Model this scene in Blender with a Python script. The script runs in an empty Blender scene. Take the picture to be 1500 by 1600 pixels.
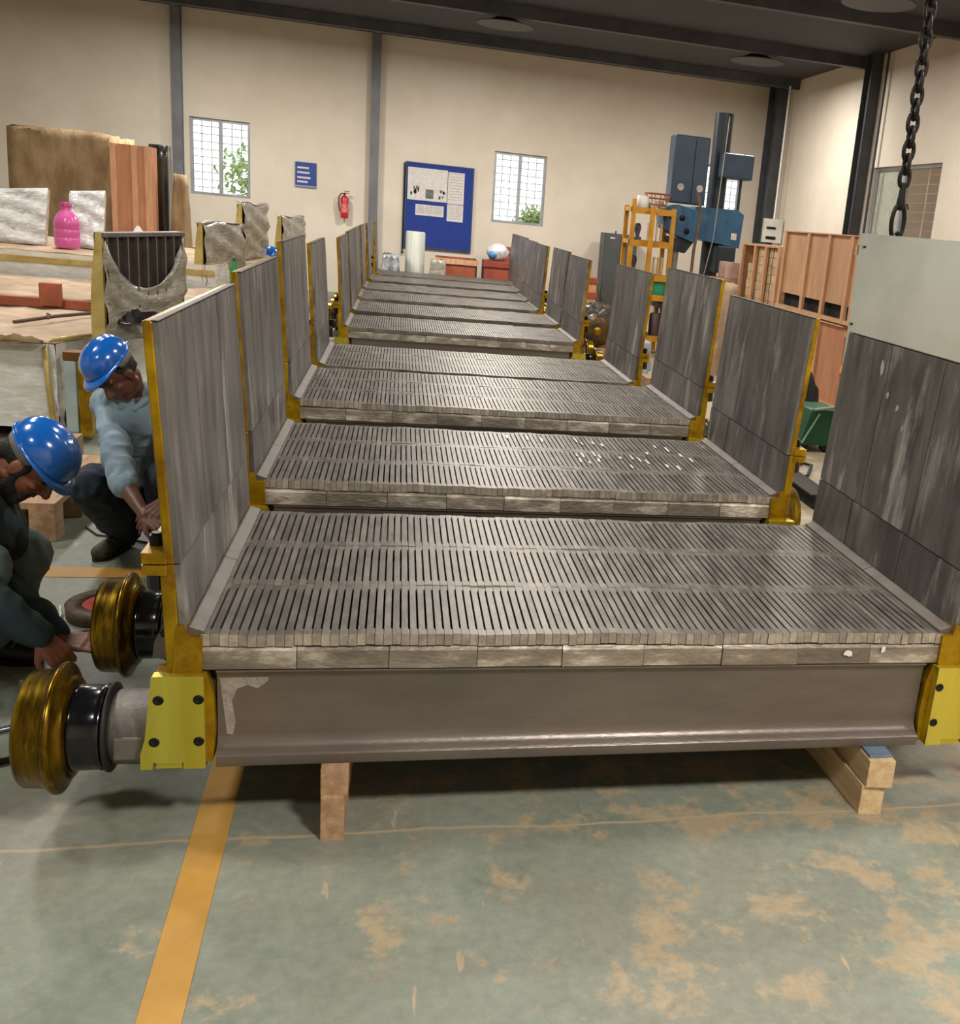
import bpy, bmesh, math, random
from mathutils import Vector, Matrix
random.seed(7)
scn = bpy.context.scene
COL = scn.collection
PI = math.pi

# ---------------------------------------------------------------- camera
cam_d = bpy.data.cameras.new('camera')
cam = bpy.data.objects.new('camera', cam_d)
COL.objects.link(cam)
cam_d.sensor_fit = 'HORIZONTAL'
cam_d.sensor_width = 36.0
cam_d.lens = 37.959
cam_d.shift_x = -0.17527
cam_d.shift_y = -0.01369
cam_d.clip_end = 200
_R = Vector((0.96857, -0.22676, 0.10200)); _F = Vector((0.24410, 0.93500, -0.25723))
_yaw, _pit, _rol = 0.2553684, 0.2601824, 0.0988537
_F = Vector((math.sin(_yaw)*math.cos(_pit), math.cos(_yaw)*math.cos(_pit), -math.sin(_pit)))
_r0 = Vector((math.cos(_yaw), -math.sin(_yaw), 0)); _u0 = _r0.cross(_F)
_R = _r0*math.cos(_rol) + _u0*math.sin(_rol)
_U = -_r0*math.sin(_rol) + _u0*math.cos(_rol)
_m = Matrix((( _R.x, _U.x, -_F.x, 0.465), (_R.y, _U.y, -_F.y, -2.5656), (_R.z, _U.z, -_F.z, 1.6648), (0, 0, 0, 1)))
cam.matrix_world = _m
scn.camera = cam

# ---------------------------------------------------------------- exposure, daylight, lamps
scn.view_settings.view_transform = 'Standard'
scn.view_settings.look = 'None'
scn.view_settings.exposure = 0.0
scn.view_settings.gamma = 1.0
scn.view_settings.use_curve_mapping = False
w = bpy.data.worlds.new('daylight'); scn.world = w
w.use_nodes = True
bg = w.node_tree.nodes['Background']
bg.inputs[0].default_value = (0.93, 0.97, 1.0, 1)
bg.inputs[1].default_value = 2.2

def area(name, loc, size, power, col=(1, .93, .84), rot=(0, 0, 0), sy=None):
    d = bpy.data.lights.new(name, 'AREA'); d.energy = power; d.color = col
    d.shape = 'RECTANGLE'; d.size = size; d.size_y = sy or size
    o = bpy.data.objects.new(name, d); o.location = loc; o.rotation_euler = rot
    COL.objects.link(o); return o
LAMPS = [(-2.6, -2.6, 60), (2.2, -2.9, 230), (5.6, -2.6, 110), (-2.8, 1.2, 110), (2.4, 1.0, 55), (5.6, 1.2, 60),
         (-2.6, 4.6, 90), (1.6, 4.2, 80), (5.2, 4.6, 60), (-2.6, 8.6, 110), (1.8, 8.4, 100), (5.4, 8.6, 80),
         (-2.4, 13.2, 240), (1.8, 13.2, 240), (5.6, 13.2, 130)]
for i, (x, y, p) in enumerate(LAMPS):
    area('lamp_light', (x, y, 4.20), .55, p, (1, .955, .895))

# ---------------------------------------------------------------- helpers
def lin(c):
    return tuple((v/12.92 if v <= .04045 else ((v+.055)/1.055)**2.4) for v in c)
def H(h):
    return lin(tuple(int(h[i:i+2], 16)/255 for i in (0, 2, 4)))
MATS = {}
def mat(name, c1, c2=None, scale=6.0, rough=.6, metal=0.0, bump=0.0, bscale=None, rnd=0.0, stretch=None,
        c3=None, c3at=.68, c3w=.03, c3scale=3.0, spec=.5, trans=0.0, alpha=1.0, emit=0.0, coat=0.0, rv=.1, detail=5, contrast=(.35, .65)):
    if name in MATS: return MATS[name]
    m = bpy.data.materials.new(name); m.use_nodes = True
    nt = m.node_tree; N = nt.nodes; L = nt.links
    b = N['Principled BSDF']
    tc = N.new('ShaderNodeTexCoord'); mp = N.new('ShaderNodeMapping')
    L.new(tc.outputs['Object'], mp.inputs[0])
    if stretch: mp.inputs['Scale'].default_value = stretch
    oi = N.new('ShaderNodeObjectInfo')
    ad = N.new('ShaderNodeVectorMath'); ad.operation = 'ADD'
    cx = N.new('ShaderNodeVectorMath'); cx.operation = 'SCALE'; cx.inputs[0].default_value = (17, 31, 23)
    L.new(oi.outputs['Random'], cx.inputs['Scale'])
    L.new(mp.outputs[0], ad.inputs[0]); L.new(cx.outputs[0], ad.inputs[1])
    n = N.new('ShaderNodeTexNoise'); n.inputs['Scale'].default_value = scale; n.inputs['Detail'].default_value = detail
    n.inputs['Roughness'].default_value = .6
    L.new(ad.outputs[0], n.inputs['Vector'])
    r = N.new('ShaderNodeValToRGB')
    c2 = c2 or tuple(v*.8 for v in c1)
    r.color_ramp.elements[0].position = contrast[0]; r.color_ramp.elements[1].position = contrast[1]
    r.color_ramp.elements[0].color = (*c2, 1); r.color_ramp.elements[1].color = (*c1, 1)
    L.new(n.outputs[0], r.inputs[0]); out = r.outputs[0]
    if c3:
        n3 = N.new('ShaderNodeTexNoise'); n3.inputs['Scale'].default_value = c3scale; n3.inputs['Detail'].default_value = 7
        n3.inputs['Roughness'].default_value = .65
        L.new(ad.outputs[0], n3.inputs['Vector'])
        r3 = N.new('ShaderNodeValToRGB'); r3.color_ramp.elements[0].position = c3at-c3w; r3.color_ramp.elements[1].position = c3at+c3w
        L.new(n3.outputs[0], r3.inputs[0])
        mx = N.new('ShaderNodeMixRGB'); L.new(r3.outputs[0], mx.inputs[0]); L.new(out, mx.inputs[1]); mx.inputs[2].default_value = (*c3, 1)
        out = mx.outputs[0]
    if rnd:
        h = N.new('ShaderNodeHueSaturation')
        mr = N.new('ShaderNodeMapRange'); mr.inputs['To Min'].default_value = 1-rnd; mr.inputs['To Max'].default_value = 1+rnd
        L.new(oi.outputs['Random'], mr.inputs[0]); L.new(mr.outputs[0], h.inputs['Value']); L.new(out, h.inputs['Color'])
        out = h.outputs[0]
    L.new(out, b.inputs['Base Color'])
    mr = N.new('ShaderNodeMapRange'); mr.inputs['To Min'].default_value = max(0, rough-rv); mr.inputs['To Max'].default_value = min(1, rough+rv)
    L.new(n.outputs[0], mr.inputs[0]); L.new(mr.outputs[0], b.inputs['Roughness'])
    b.inputs['Metallic'].default_value = metal
    b.inputs['Specular IOR Level'].default_value = spec
    b.inputs['Transmission Weight'].default_value = trans
    b.inputs['Alpha'].default_value = alpha
    b.inputs['Coat Weight'].default_value = coat
    if emit:
        L.new(out, b.inputs['Emission Color']); b.inputs['Emission Strength'].default_value = emit
    if bump:
        nb = N.new('ShaderNodeTexNoise'); nb.inputs['Scale'].default_value = bscale or scale*4; nb.inputs['Detail'].default_value = 4
        L.new(ad.outputs[0], nb.inputs['Vector'])
        bp = N.new('ShaderNodeBump'); bp.inputs['Strength'].default_value = bump; bp.inputs['Distance'].default_value = .01
        L.new(nb.outputs[0], bp.inputs['Height']); L.new(bp.outputs[0], b.inputs['Normal'])
    MATS[name] = m
    return m

class MB:
    """collects shapes; build() links them as ONE mesh object"""
    def __init__(s): s.v = []; s.f = []; s.sm = []
    def add(s, vs, fs, smooth=False, M=None):
        o = len(s.v)
        for p in vs:
            p = Vector(p)
            s.v.append(tuple(M @ p) if M is not None else tuple(p))
        for f in fs: s.f.append([i+o for i in f]); s.sm.append(smooth)
        return s
    def box(s, x0, x1, y0, y1, z0, z1, M=None):
        return s.add([(x0,y0,z0),(x1,y0,z0),(x1,y1,z0),(x0,y1,z0),(x0,y0,z1),(x1,y0,z1),(x1,y1,z1),(x0,y1,z1)],
                     [(0,3,2,1),(4,5,6,7),(0,1,5,4),(1,2,6,5),(2,3,7,6),(3,0,4,7)], False, M)
    def prism(s, poly, a, b, axis='z', M=None, smooth=False):
        """poly in the two other axes (cyclic order), extruded from a to b along axis"""
        n = len(poly)
        def P(p, t):
            return {'z': (p[0], p[1], t), 'x': (t, p[0], p[1]), 'y': (p[0], t, p[1])}[axis]
        vs = [P(p, a) for p in poly] + [P(p, b) for p in poly]
        fs = [[(i+1) % n, i, n+i, n+(i+1) % n] for i in range(n)]
        s.add(vs, fs, smooth, M)
        s.add(vs, [list(range(n)), list(range(2*n-1, n-1, -1))], False, M)
        return s
    def cyl(s, p, q, r0, r1=None, n=16, caps=True):
        r1 = r0 if r1 is None else r1
        p = Vector(p); q = Vector(q); d = (q-p).normalized()
        a = d.orthogonal().normalized(); b = d.cross(a)
        vs = []
        for c, r in ((p, r0), (q, r1)):
            for i in range(n):
                t = 2*PI*i/n; vs.append(c + a*(r*math.cos(t)) + b*(r*math.sin(t)))
        s.add(vs, [[i, (i+1) % n, n+(i+1) % n, n+i] for i in range(n)], True)
        if caps: s.add(vs, [list(range(n-1, -1, -1)), list(range(n, 2*n))])
        return s
    def lathe(s, prof, n=32, M=None, axis='z', smooth=True):
        """prof: list of (t, r) along the axis; flat-shaded between far profile bends by duplicating points"""
        vs = []
        for t, r in prof:
            for i in range(n):
                a = 2*PI*i/n; c, d = r*math.cos(a), r*math.sin(a)
                vs.append({'z': (c, d, t), 'x': (t, c, d), 'y': (d, t, c)}[axis])
        fs = []
        for k in range(len(prof)-1):
            if abs(prof[k][0]-prof[k+1][0]) < 1e-7 and abs(prof[k][1]-prof[k+1][1]) < 1e-7: continue
            for i in range(n):
                fs.append([k*n+i, k*n+(i+1) % n, (k+1)*n+(i+1) % n, (k+1)*n+i])
        s.add(vs, fs, smooth, M)
        s.add(vs, [list(range(n-1, -1, -1)), list(range((len(prof)-1)*n, len(prof)*n))], False, M)
        return s
    def tube(s, pts, r, n=8):
        pts = [Vector(p) for p in pts]; vs = []; m = len(pts)
        up = Vector((0.13, 0.21, 1)).normalized()
        rr = r if isinstance(r, (list, tuple)) else [r]*m
        for k, p in enumerate(pts):
            d = (pts[min(k+1, m-1)]-pts[max(k-1, 0)]).normalized()
            a = d.cross(up)
            a = a.normalized() if a.length > 1e-4 else d.orthogonal().normalized()
            b = d.cross(a)
            for i in range(n):
                t = 2*PI*i/n; vs.append(p + a*(rr[k]*math.cos(t)) + b*(rr[k]*math.sin(t)))
        fs = [[k*n+i, k*n+(i+1) % n, (k+1)*n+(i+1) % n, (k+1)*n+i] for k in range(m-1) for i in range(n)]
        s.add(vs, fs, True); s.add(vs, [list(range(n-1, -1, -1)), list(range((m-1)*n, m*n))])
        return s
    def grid(s, fn, nu, nv, smooth=True, thick=0):
        vs = [fn(i/nu, j/nv) for j in range(nv+1) for i in range(nu+1)]
        fs = [[j*(nu+1)+i, j*(nu+1)+i+1, (j+1)*(nu+1)+i+1, (j+1)*(nu+1)+i] for j in range(nv) for i in range(nu)]
        return s.add(vs, fs, smooth)
    def mesh(s, name):
        me = bpy.data.meshes.new(name); me.from_pydata([tuple(v) for v in s.v], [], s.f)
        me.polygons.foreach_set('use_smooth', s.sm)
        bm = bmesh.new(); bm.from_mesh(me); bmesh.ops.recalc_face_normals(bm, faces=bm.faces[:]); bm.to_mesh(me); bm.free()
        me.validate(); me.update(); return me
    def build(s, name, m, parent=None, bevel=0, loc=None, weld=False, solid=0):
        me = s.mesh(name)
        if weld:
            bm = bmesh.new(); bm.from_mesh(me); bmesh.ops.remove_doubles(bm, verts=bm.verts[:], dist=1e-5)
            bmesh.ops.recalc_face_normals(bm, faces=bm.faces[:]); bm.to_mesh(me); bm.free()
        me.materials.append(m)
        o = bpy.data.objects.new(name, me); COL.objects.link(o)
        if parent: o.parent = parent
        if loc: o.location = loc
        if solid:
            so = o.modifiers.new('solid', 'SOLIDIFY'); so.thickness = solid; so.offset = 0
        if bevel:
            bv = o.modifiers.new('bevel', 'BEVEL'); bv.width = bevel; bv.segments = 2; bv.limit_method = 'ANGLE'; bv.angle_limit = .7
        return o

def tag(o, label=None, cat=None, group=None, kind=None):
    if label: o['label'] = label
    if cat: o['category'] = cat
    if group: o['group'] = group
    if kind: o['kind'] = kind
    return o
def thing(name, label, cat, loc=(0, 0, 0), rz=0.0, group=None):
    o = bpy.data.objects.new(name, None); COL.objects.link(o)
    o.location = loc; o.rotation_euler = (0, 0, rz); o.empty_display_size = .1
    return tag(o, label, cat, group)
def dup(o, parent=None):
    c = o.copy(); COL.objects.link(c); c.parent = parent
    for ch in KIDS.get(o.name, ()) or [x for x in o.children]:
        dup(ch, c)
    return c
KIDS = {}
def kid(mesh_or_obj, name, m, parent, loc=(0, 0, 0), rot=(0, 0, 0), scale=None):
    """another object sharing a mesh"""
    o = bpy.data.objects.new(name, mesh_or_obj); COL.objects.link(o); o.parent = parent
    o.location = loc; o.rotation_euler = rot
    if scale: o.scale = scale
    return o

# ---------------------------------------------------------------- materials
M_wall = mat('wall_paint', H('d9cfbf'), H('cfc4b2'), 1.2, .85, bump=.05, c3=H('b3a48f'), c3at=.74, c3w=.05, c3scale=2.3)
M_roof = mat('roof_sheet', H('3a3c3e'), H('2c2e30'), 2, .7)
M_steel_dark = mat('dark_steel', H('55565a'), H('45464a'), 3, .55, metal=.3)
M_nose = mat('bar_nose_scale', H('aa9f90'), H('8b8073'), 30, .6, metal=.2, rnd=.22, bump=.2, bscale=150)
M_grate = mat('grate_steel', H('878077'), H('676059'), 7, .42, metal=.6, rnd=.13, bump=.12, bscale=120, rv=.10)
M_grate_row = mat('grate_steel_row', H('8d867c'), H('6c655d'), 9, .42, metal=.6, rnd=.05, bump=.15, bscale=120, rv=.12)
M_block = mat('end_block_steel', H('a79b8b'), H('7b7165'), 9, .5, metal=.45, rnd=.22, bump=.35, bscale=70, c3=H('d8d0c2'), c3at=.60, c3w=.08, c3scale=9, stretch=(.6, 1, 1.6))
M_panel = mat('wall_panel_steel', H('75716c'), H('4a4744'), 5, .45, metal=.35, rnd=.16, bump=.12, bscale=60, stretch=(1, 2.2, .5), c3=H('a8a39c'), c3at=.62, c3w=.07, c3scale=4)
M_liner = mat('liner_steel', H('6f665d'), H('585048'), 10, .5, metal=.4, rnd=.1, bump=.1)
M_beam = mat('beam_paint', H('7c7269'), H('6b6159'), 3, .36, metal=.5, bump=.08, bscale=90, stretch=(.5, 1, 2), rv=.08)
M_yellow = mat('yellow_passivated', H('b8940f'), H('866208'), 9, .35, metal=.65, bump=.05, rnd=.06, c3=H('7a5206'), c3at=.62, c3w=.08, c3scale=12)
M_lime = mat('lime_passivated', H('e2d45c'), H('d2c244'), 2, .27, metal=.85, stretch=(5, 1, .4), rv=.06)
M_wheel = mat('wheel_passivated', H('7f6214'), H('4a380c'), 8, .28, metal=.9, stretch=(6, 1, 1), c3=H('b99a26'), c3at=.6, c3w=.1, c3scale=6)
M_black = mat('black_gloss', H('1c1c1f'), H('121214'), 6, .18, metal=.4, coat=.3, rv=.05)
M_rubber = mat('black_rubber', H('17171a'), H('0f0f10'), 8, .6)
M_castgrey = mat('grey_casting', H('77716b'), H('5f5a55'), 8, .5, metal=.4, bump=.2, bscale=60)
M_bolt = mat('bolt_black', H('2a2826'), H('1a1918'), 10, .4, metal=.7)
M_hole = mat('dark_void', H('0c0b0a'), H('080808'), 5, .9)
M_under = mat('under_grate_shade', H('191715'), H('100f0e'), 5, .8)  # near-black colour for the shade below the open grate
M_timber = mat('packing_timber', H('b59473'), H('957353'), 5, .75, bump=.3, bscale=40, stretch=(6, .6, 6), rnd=.08, c3=H('7d5433'), c3at=.70, c3w=.05)
M_timber_pale = mat('pale_timber', H('d8bd94'), H('bf9f74'), 5, .75, bump=.3, bscale=40, stretch=(6, .6, 6), rnd=.05, c3=H('8d6a44'), c3at=.74, c3w=.03)
M_white = mat('white_patch', H('e9e6e0'), H('d4d0c8'), 12, .7)
# ---------------------------------------------------------------- the hall
XL_, XR_, YB, YF, ZC = -6.9, 7.25, 17.0, -6.0, 4.45
def floor_mat():
    m = bpy.data.materials.new('worn_floor'); m.use_nodes = True; nt = m.node_tree; N = nt.nodes; L = nt.links
    b = N['Principled BSDF']; tc = N.new('ShaderNodeTexCoord'); P = tc.outputs['Object']
    def noise(sc, det=6, ro=.6, off=0):
        n = N.new('ShaderNodeTexNoise'); n.inputs['Scale'].default_value = sc; n.inputs['Detail'].default_value = det; n.inputs['Roughness'].default_value = ro
        mp = N.new('ShaderNodeMapping'); mp.inputs['Location'].default_value = (off, off*1.7, 0); L.new(P, mp.inputs[0]); L.new(mp.outputs[0], n.inputs['Vector']); return n.outputs[0]
    def ramp(s, a, c, ca=(0, 0, 0), cb=(1, 1, 1)):
        r = N.new('ShaderNodeValToRGB'); r.color_ramp.elements[0].position = a; r.color_ramp.elements[1].position = c
        r.color_ramp.elements[0].color = (*ca, 1); r.color_ramp.elements[1].color = (*cb, 1); L.new(s, r.inputs[0]); return r.outputs[0]
    def mix(f, a, c, ty='MIX'):
        x = N.new('ShaderNodeMixRGB'); x.blend_type = ty
        if isinstance(f, float): x.inputs[0].default_value = f
        else: L.new(f, x.inputs[0])
        for k, v in ((1, a), (2, c)):
            if isinstance(v, tuple): x.inputs[k].default_value = (*v, 1)
            else: L.new(v, x.inputs[k])
        return x.outputs[0]
    base = ramp(noise(2.2), .3, .7, H('747b70'), H('8f958a'))
    base = mix(ramp(noise(.9, 4, .6, 5), .45, .62), base, H('87887c'))
    # bare concrete away from the painted bay (x > 2.2 or far back)
    sx = N.new('ShaderNodeSeparateXYZ'); L.new(P, sx.inputs[0])
    mr = N.new('ShaderNodeMapRange'); mr.inputs['From Min'].default_value = 2.0; mr.inputs['From Max'].default_value = 3.1; L.new(sx.outputs[0], mr.inputs[0])
    base = mix(mr.outputs[0], base, ramp(noise(3, 6, .6, 9), .3, .7, H('a99c8c'), H('c2b5a3')))
    # worn through patches, more of them to the right
    ad = N.new('ShaderNodeMath'); ad.operation = 'MULTIPLY_ADD'; L.new(sx.outputs[0], ad.inputs[0]); ad.inputs[1].default_value = .045; L.new(noise(4.6, 10, .72, 2), ad.inputs[2])
    base = mix(ramp(ad.outputs[0], .57, .64), base, H('a5967d'))
    sc = N.new('ShaderNodeMapping'); sc.inputs['Scale'].default_value = (9, 1.4, 1); sc.inputs['Rotation'].default_value = (0, 0, .5); L.new(P, sc.inputs[0])
    n2 = N.new('ShaderNodeTexNoise'); n2.inputs['Scale'].default_value = 3.0; n2.inputs['Detail'].default_value = 3; L.new(sc.outputs[0], n2.inputs['Vector'])
    base = mix(ramp(n2.outputs[0], .70, .73), base, H('a89a82'))
    # fine dirt
    base = mix(.45, base, ramp(noise(26, 5, .7, 3), .3, .7, H('6f6c62'), H('c5c1b4')), 'SOFT_LIGHT')
    # saw-cut joint across the bay
    wv = N.new('ShaderNodeMath'); wv.operation = 'MULTIPLY_ADD'; L.new(noise(3, 3, .5, 7), wv.inputs[0]); wv.inputs[1].default_value = .05; L.new(sx.outputs[1], wv.inputs[2])
    ab = N.new('ShaderNodeMath'); ab.operation = 'SUBTRACT'; L.new(wv.outputs[0], ab.inputs[0]); ab.inputs[1].default_value = -.028
    aa = N.new('ShaderNodeMath'); aa.operation = 'ABSOLUTE'; L.new(ab.outputs[0], aa.inputs[0])
    base = mix(ramp(aa.outputs[0], .003, .008, (1, 1, 1), (0, 0, 0)), base, H('a8977a'))
    L.new(base, b.inputs['Base Color'])
    mr2 = N.new('ShaderNodeMapRange'); mr2.inputs['To Min'].default_value = .3; mr2.inputs['To Max'].default_value = .7; L.new(noise(4, 5, .6, 4), mr2.inputs[0]); L.new(mr2.outputs[0], b.inputs['Roughness'])
    bp = N.new('ShaderNodeBump'); bp.inputs['Strength'].default_value = .15; bp.inputs['Distance'].default_value = .005; L.new(noise(40, 4, .6), bp.inputs['Height']); L.new(bp.outputs[0], b.inputs['Normal'])
    return m
M_floor = floor_mat()
def struct(name, mb, m, **k):
    o = mb.build(name, m, **k); o['kind'] = 'structure'; return o
struct('floor', MB().box(XL_-.2, XR_+.2, YF-.2, YB+.2, -.12, 0), M_floor)
M_fl = mat('floor_line_paint', H('bd8f42'), H('a97f38'), 5, .55, c3=H('8a836c'), c3at=.69, c3w=.03, c3scale=9)
struct('trim_1', MB().box(-6.5, -.30, 1.93, 2.055, -.001, .0025), M_fl)
struct('trim_2', MB().prism([(.035, -3), (.115, -3), (.055, .5), (.02, 2.0), (-.075, 2.0), (-.035, .35)], -.001, .0025), M_fl)
# walls with window openings
def wall_x(name, y0, y1, x0, x1, z0, z1, holes):
    """wall in the x-z plane with rectangular holes (x0,x1,z0,z1)"""
    mb = MB(); xs = sorted({x0, x1, *[h[0] for h in holes], *[h[1] for h in holes]}); zs = sorted({z0, z1, *[h[2] for h in holes], *[h[3] for h in holes]})
    for a, b in zip(xs, xs[1:]):
        for c, d in zip(zs, zs[1:]):
            mx, mz = (a+b)/2, (c+d)/2
            if any(h[0] < mx < h[1] and h[2] < mz < h[3] for h in holes): continue
            mb.box(a, b, y0, y1, c, d)
    return struct(name, mb, M_wall)
def wall_y(name, x0, x1, y0, y1, z0, z1, holes):
    mb = MB(); ys = sorted({y0, y1, *[h[0] for h in holes], *[h[1] for h in holes]}); zs = sorted({z0, z1, *[h[2] for h in holes], *[h[3] for h in holes]})
    for a, b in zip(ys, ys[1:]):
        for c, d in zip(zs, zs[1:]):
            my, mz = (a+b)/2, (c+d)/2
            if any(h[0] < my < h[1] and h[2] < mz < h[3] for h in holes): continue
            mb.box(x0, x1, a, b, c, d)
    return struct(name, mb, M_wall)
WIN1 = (-3.09, -2.12, 1.49, 2.75); WIN2 = (2.06, 3.02, 1.50, 2.75); WIN3 = (6.02, 6.80, 2.06, 2.95)
wall_x('wall_back', YB, YB+.23, XL_-.2, XR_+.2, 0, ZC, [WIN1, WIN2, WIN3])
WIN4 = (10.05, 12.1, 1.25, 2.85)
wall_y('wall_right', XR_, XR_+.23, YF, YB, 0, ZC, [WIN4])
wall_y('wall_left', XL_-.23, XL_, YF, YB, 0, ZC, [])
wall_x('wall_front', YF-.23, YF, XL_-.2, XR_+.2, 0, ZC, [])
# roof sheet and purlins
rf = struct('ceiling', MB().box(XL_-.2, XR_+.2, YF-.2, YB+.2, ZC, ZC+.08), M_roof)
for i in range(8):
    y = -4.6+i*2.9
    MB().box(XL_, XR_, y-.06, y+.06, ZC-.16, ZC).build('roof_beam', M_steel_dark, rf)
# steel columns against the walls
M_col = mat('column_grey', H('75767a'), H('66676b'), 3, .5, metal=.2)
def column(n, cx, cy, wx, wy):
    mb = MB(); mb.box(cx-wx/2, cx+wx/2, cy-wy/2, cy-wy/2+.015, 0, ZC).box(cx-wx/2, cx+wx/2, cy+wy/2-.015, cy+wy/2, 0, ZC).box(cx-.008, cx+.008, cy-wy/2+.015, cy+wy/2-.015, 0, ZC)
    return struct(n, mb, M_col)
column('trim_3', -.05, YB-.08, .15, .15)
column('trim_4', -3.25, YB-.08, .15, .15)
M_cold = mat('column_dark', H('47484b'), H('3a3b3e'), 3, .5, metal=.2)
o = column('trim_5', 7.13, 16.35, .2, .55); o.data.materials[0] = M_cold
o = column('trim_6', 7.16, 12.42, .16, .26); o.data.materials[0] = M_cold
MB().box(7.05, 7.07, 12.20, 12.24, 0, ZC)
struct('trim_7', MB().cyl((7.19, 12.02, 0), (7.19, 12.02, ZC), .02, n=10), M_cold)
# windows
M_frame = mat('window_frame_paint', H('a7a9ac'), H('97999c'), 3, .4, metal=.3)
M_glass = mat('window_glass', H('f2f6f4'), H('f2f6f4'), 3, .03, trans=1.0, rv=0)
M_frost = mat('frosted_glass', H('dfe1d2'), H('c9ccba'), 14, .45, trans=.6, bump=.3)
M_grille = mat('grille_paint', H('c9c9c6'), H('b5b5b2'), 3, .5)
M_grille_p = mat('grille_pink', H('e9c0a4'), H('dcae92'), 3, .5)
def window(n, axis, pos, a0, a1, z0, z1, gm, split=.5):
    t = bpy.data.objects.new('window_%d' % n, None); COL.objects.link(t); t['kind'] = 'structure'
    def bx(mb, u0, u1, d0, d1, c0, c1):
        if axis == 'x': mb.box(u0, u1, pos+d0, pos+d1, c0, c1)
        else: mb.box(pos+d0, pos+d1, u0, u1, c0, c1)
    f = MB(); fw = .045
    bx(f, a0, a1, 0, .08, z0, z0+fw); bx(f, a0, a1, 0, .08, z1-fw, z1); bx(f, a0, a0+fw, 0, .08, z0+fw, z1-fw); bx(f, a1-fw, a1, 0, .08, z0+fw, z1-fw)
    f.build('window_frame', M_frame, t)
    m = MB(); am = a0+(a1-a0)*split; bx(m, am-.03, am+.03, .01, .07, z0+fw, z1-fw); m.build('mullion', M_frame, t)
    for u0, u1, d in ((a0+fw, am-.03, .05), (am+.03, a1-fw, .03)):
        g = MB(); bx(g, u0, u1, d, d+.006, z0+fw, z1-fw); g.build('pane', M_frost if (n == 4 and u0 > am) else M_glass, t)
    k = int((z1-z0)/.115)
    for i in range(1, k):
        z = z0+i*(z1-z0)/k; g = MB(); bx(g, a0, a1, .13, .142, z-.006, z+.006); g.build('grille_bar', gm, t)
    for u in [a0+(a1-a0)*q for q in (.17, .33, .67, .83)]:
        g = MB(); bx(g, u-.006, u+.006, .143, .155, z0, z1); g.build('grille_bar', gm, t)
    s = MB(); bx(s, a0-.03, a1+.03, -.03, .2, z0-.03, z0); s.build('window_sill', M_wall, t)
    return t
window(1, 'x', YB+.05, *WIN1, M_grille); window(2, 'x', YB+.05, *WIN2, M_grille); window(3, 'x', YB+.05, *WIN3, M_grille)
w4 = window(4, 'y', XR_+.05, *WIN4, M_grille_p, split=.56)
# outside: ground, hedge, and a brick wall beyond the right window
M_out = mat('outside_ground', H('b7b2a4'), H('a09a8a'), 1, .9)
struct('trim_8', MB().box(-14, 16, YB+.24, YB+9, -.1, -.02), M_out)
M_brick = mat('outside_brick', H('b5906f'), H('a27c5d'), 12, .85, bump=.3, bscale=50, rnd=.12)
bw = bpy.data.objects.new('wall_outside', None); COL.objects.link(bw); bw['kind'] = 'structure'
MB().box(8.30, 8.5, 8.5, 13.6, 0, 3.6).build('mortar_backing', mat('mortar', H('8d7358'), H('7d654c'), 8, .9), bw)
bme = MB().box(-.02, 0, 0, .245, 0, .085).mesh('brick'); bme.materials.append(M_brick)
for r in range(13):
    for c in range(9):
        kid(bme, 'brick', None, bw, (8.30, 9.3+c*.26+(r % 2)*.13, 1.5+r*.1))
# trees outside (seen through the panes)
M_leaf = mat('leaf_green', H('a9c477'), H('7fa052'), 9, .6, rnd=.1)
M_bark = mat('bark', H('8a7a66'), H('6d5f4e'), 8, .9)
def tree(x, y, h, r, label, seed):
    rg = random.Random(seed); t = thing('tree', label, 'tree', (x, y, -.02))
    mb = MB().tube([(0, 0, 0), (.05, 0, h*.5), (0, .05, h*.85)], [.06, .045, .02])
    for k in range(5):
        a = rg.uniform(0, 2*PI); mb.tube([(0, 0, h*(.5+.08*k)), (math.cos(a)*r*.7, math.sin(a)*r*.5, h*(.7+.08*k))], [.02, .008])
    mb.build('trunk', M_bark, t)
    lf = MB()
    for k in range(420):
        d = Vector((rg.gauss(0, 1), rg.gauss(0, 1), rg.gauss(0, 1))).normalized()*r*rg.uniform(.3, 1)
        c = Vector((d.x, d.y*.6, h*.8+d.z*.9)); a = Vector((rg.gauss(0, 1), rg.gauss(0, 1), rg.gauss(0, 1))).normalized()*.07; b2 = a.orthogonal().normalized()*.035
        lf.add([c-a, c+b2, c+a, c-b2], [(0, 1, 2, 3)])
    o = lf.build('foliage', M_leaf, t); o['kind'] = 'stuff'
tree(3.05, 18.6, 1.9, .45, 'leafy green shrub outside the grilled window beside the blue notice board', 3)
tree(-2.4, 19.4, 2.4, .7, 'green tree outside the window at the left of the back wall', 4)
# lamps under the roof
M_lampglow = mat('lamp_glow', (1, .95, .85), (1, .95, .85), 1, .5, emit=6)
for i, (x, y, p) in enumerate(LAMPS):
    if y < 8: continue
    t = thing('high_bay_lamp', ['left', 'middle', 'right'][i % 3]+' high bay lamp of the '+('middle' if y < 10 else 'rear')+' row under the roof', 'lamp', (x, y, 4.24), 0, 'high bay lamps under the roof')
    MB().lathe([(0.0, .40), (0.01, .41), (.03, .3), (.12, .08), (.14, .05), (.21, .05)], 24).build('lamp_shade', M_steel_dark, t)
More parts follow.
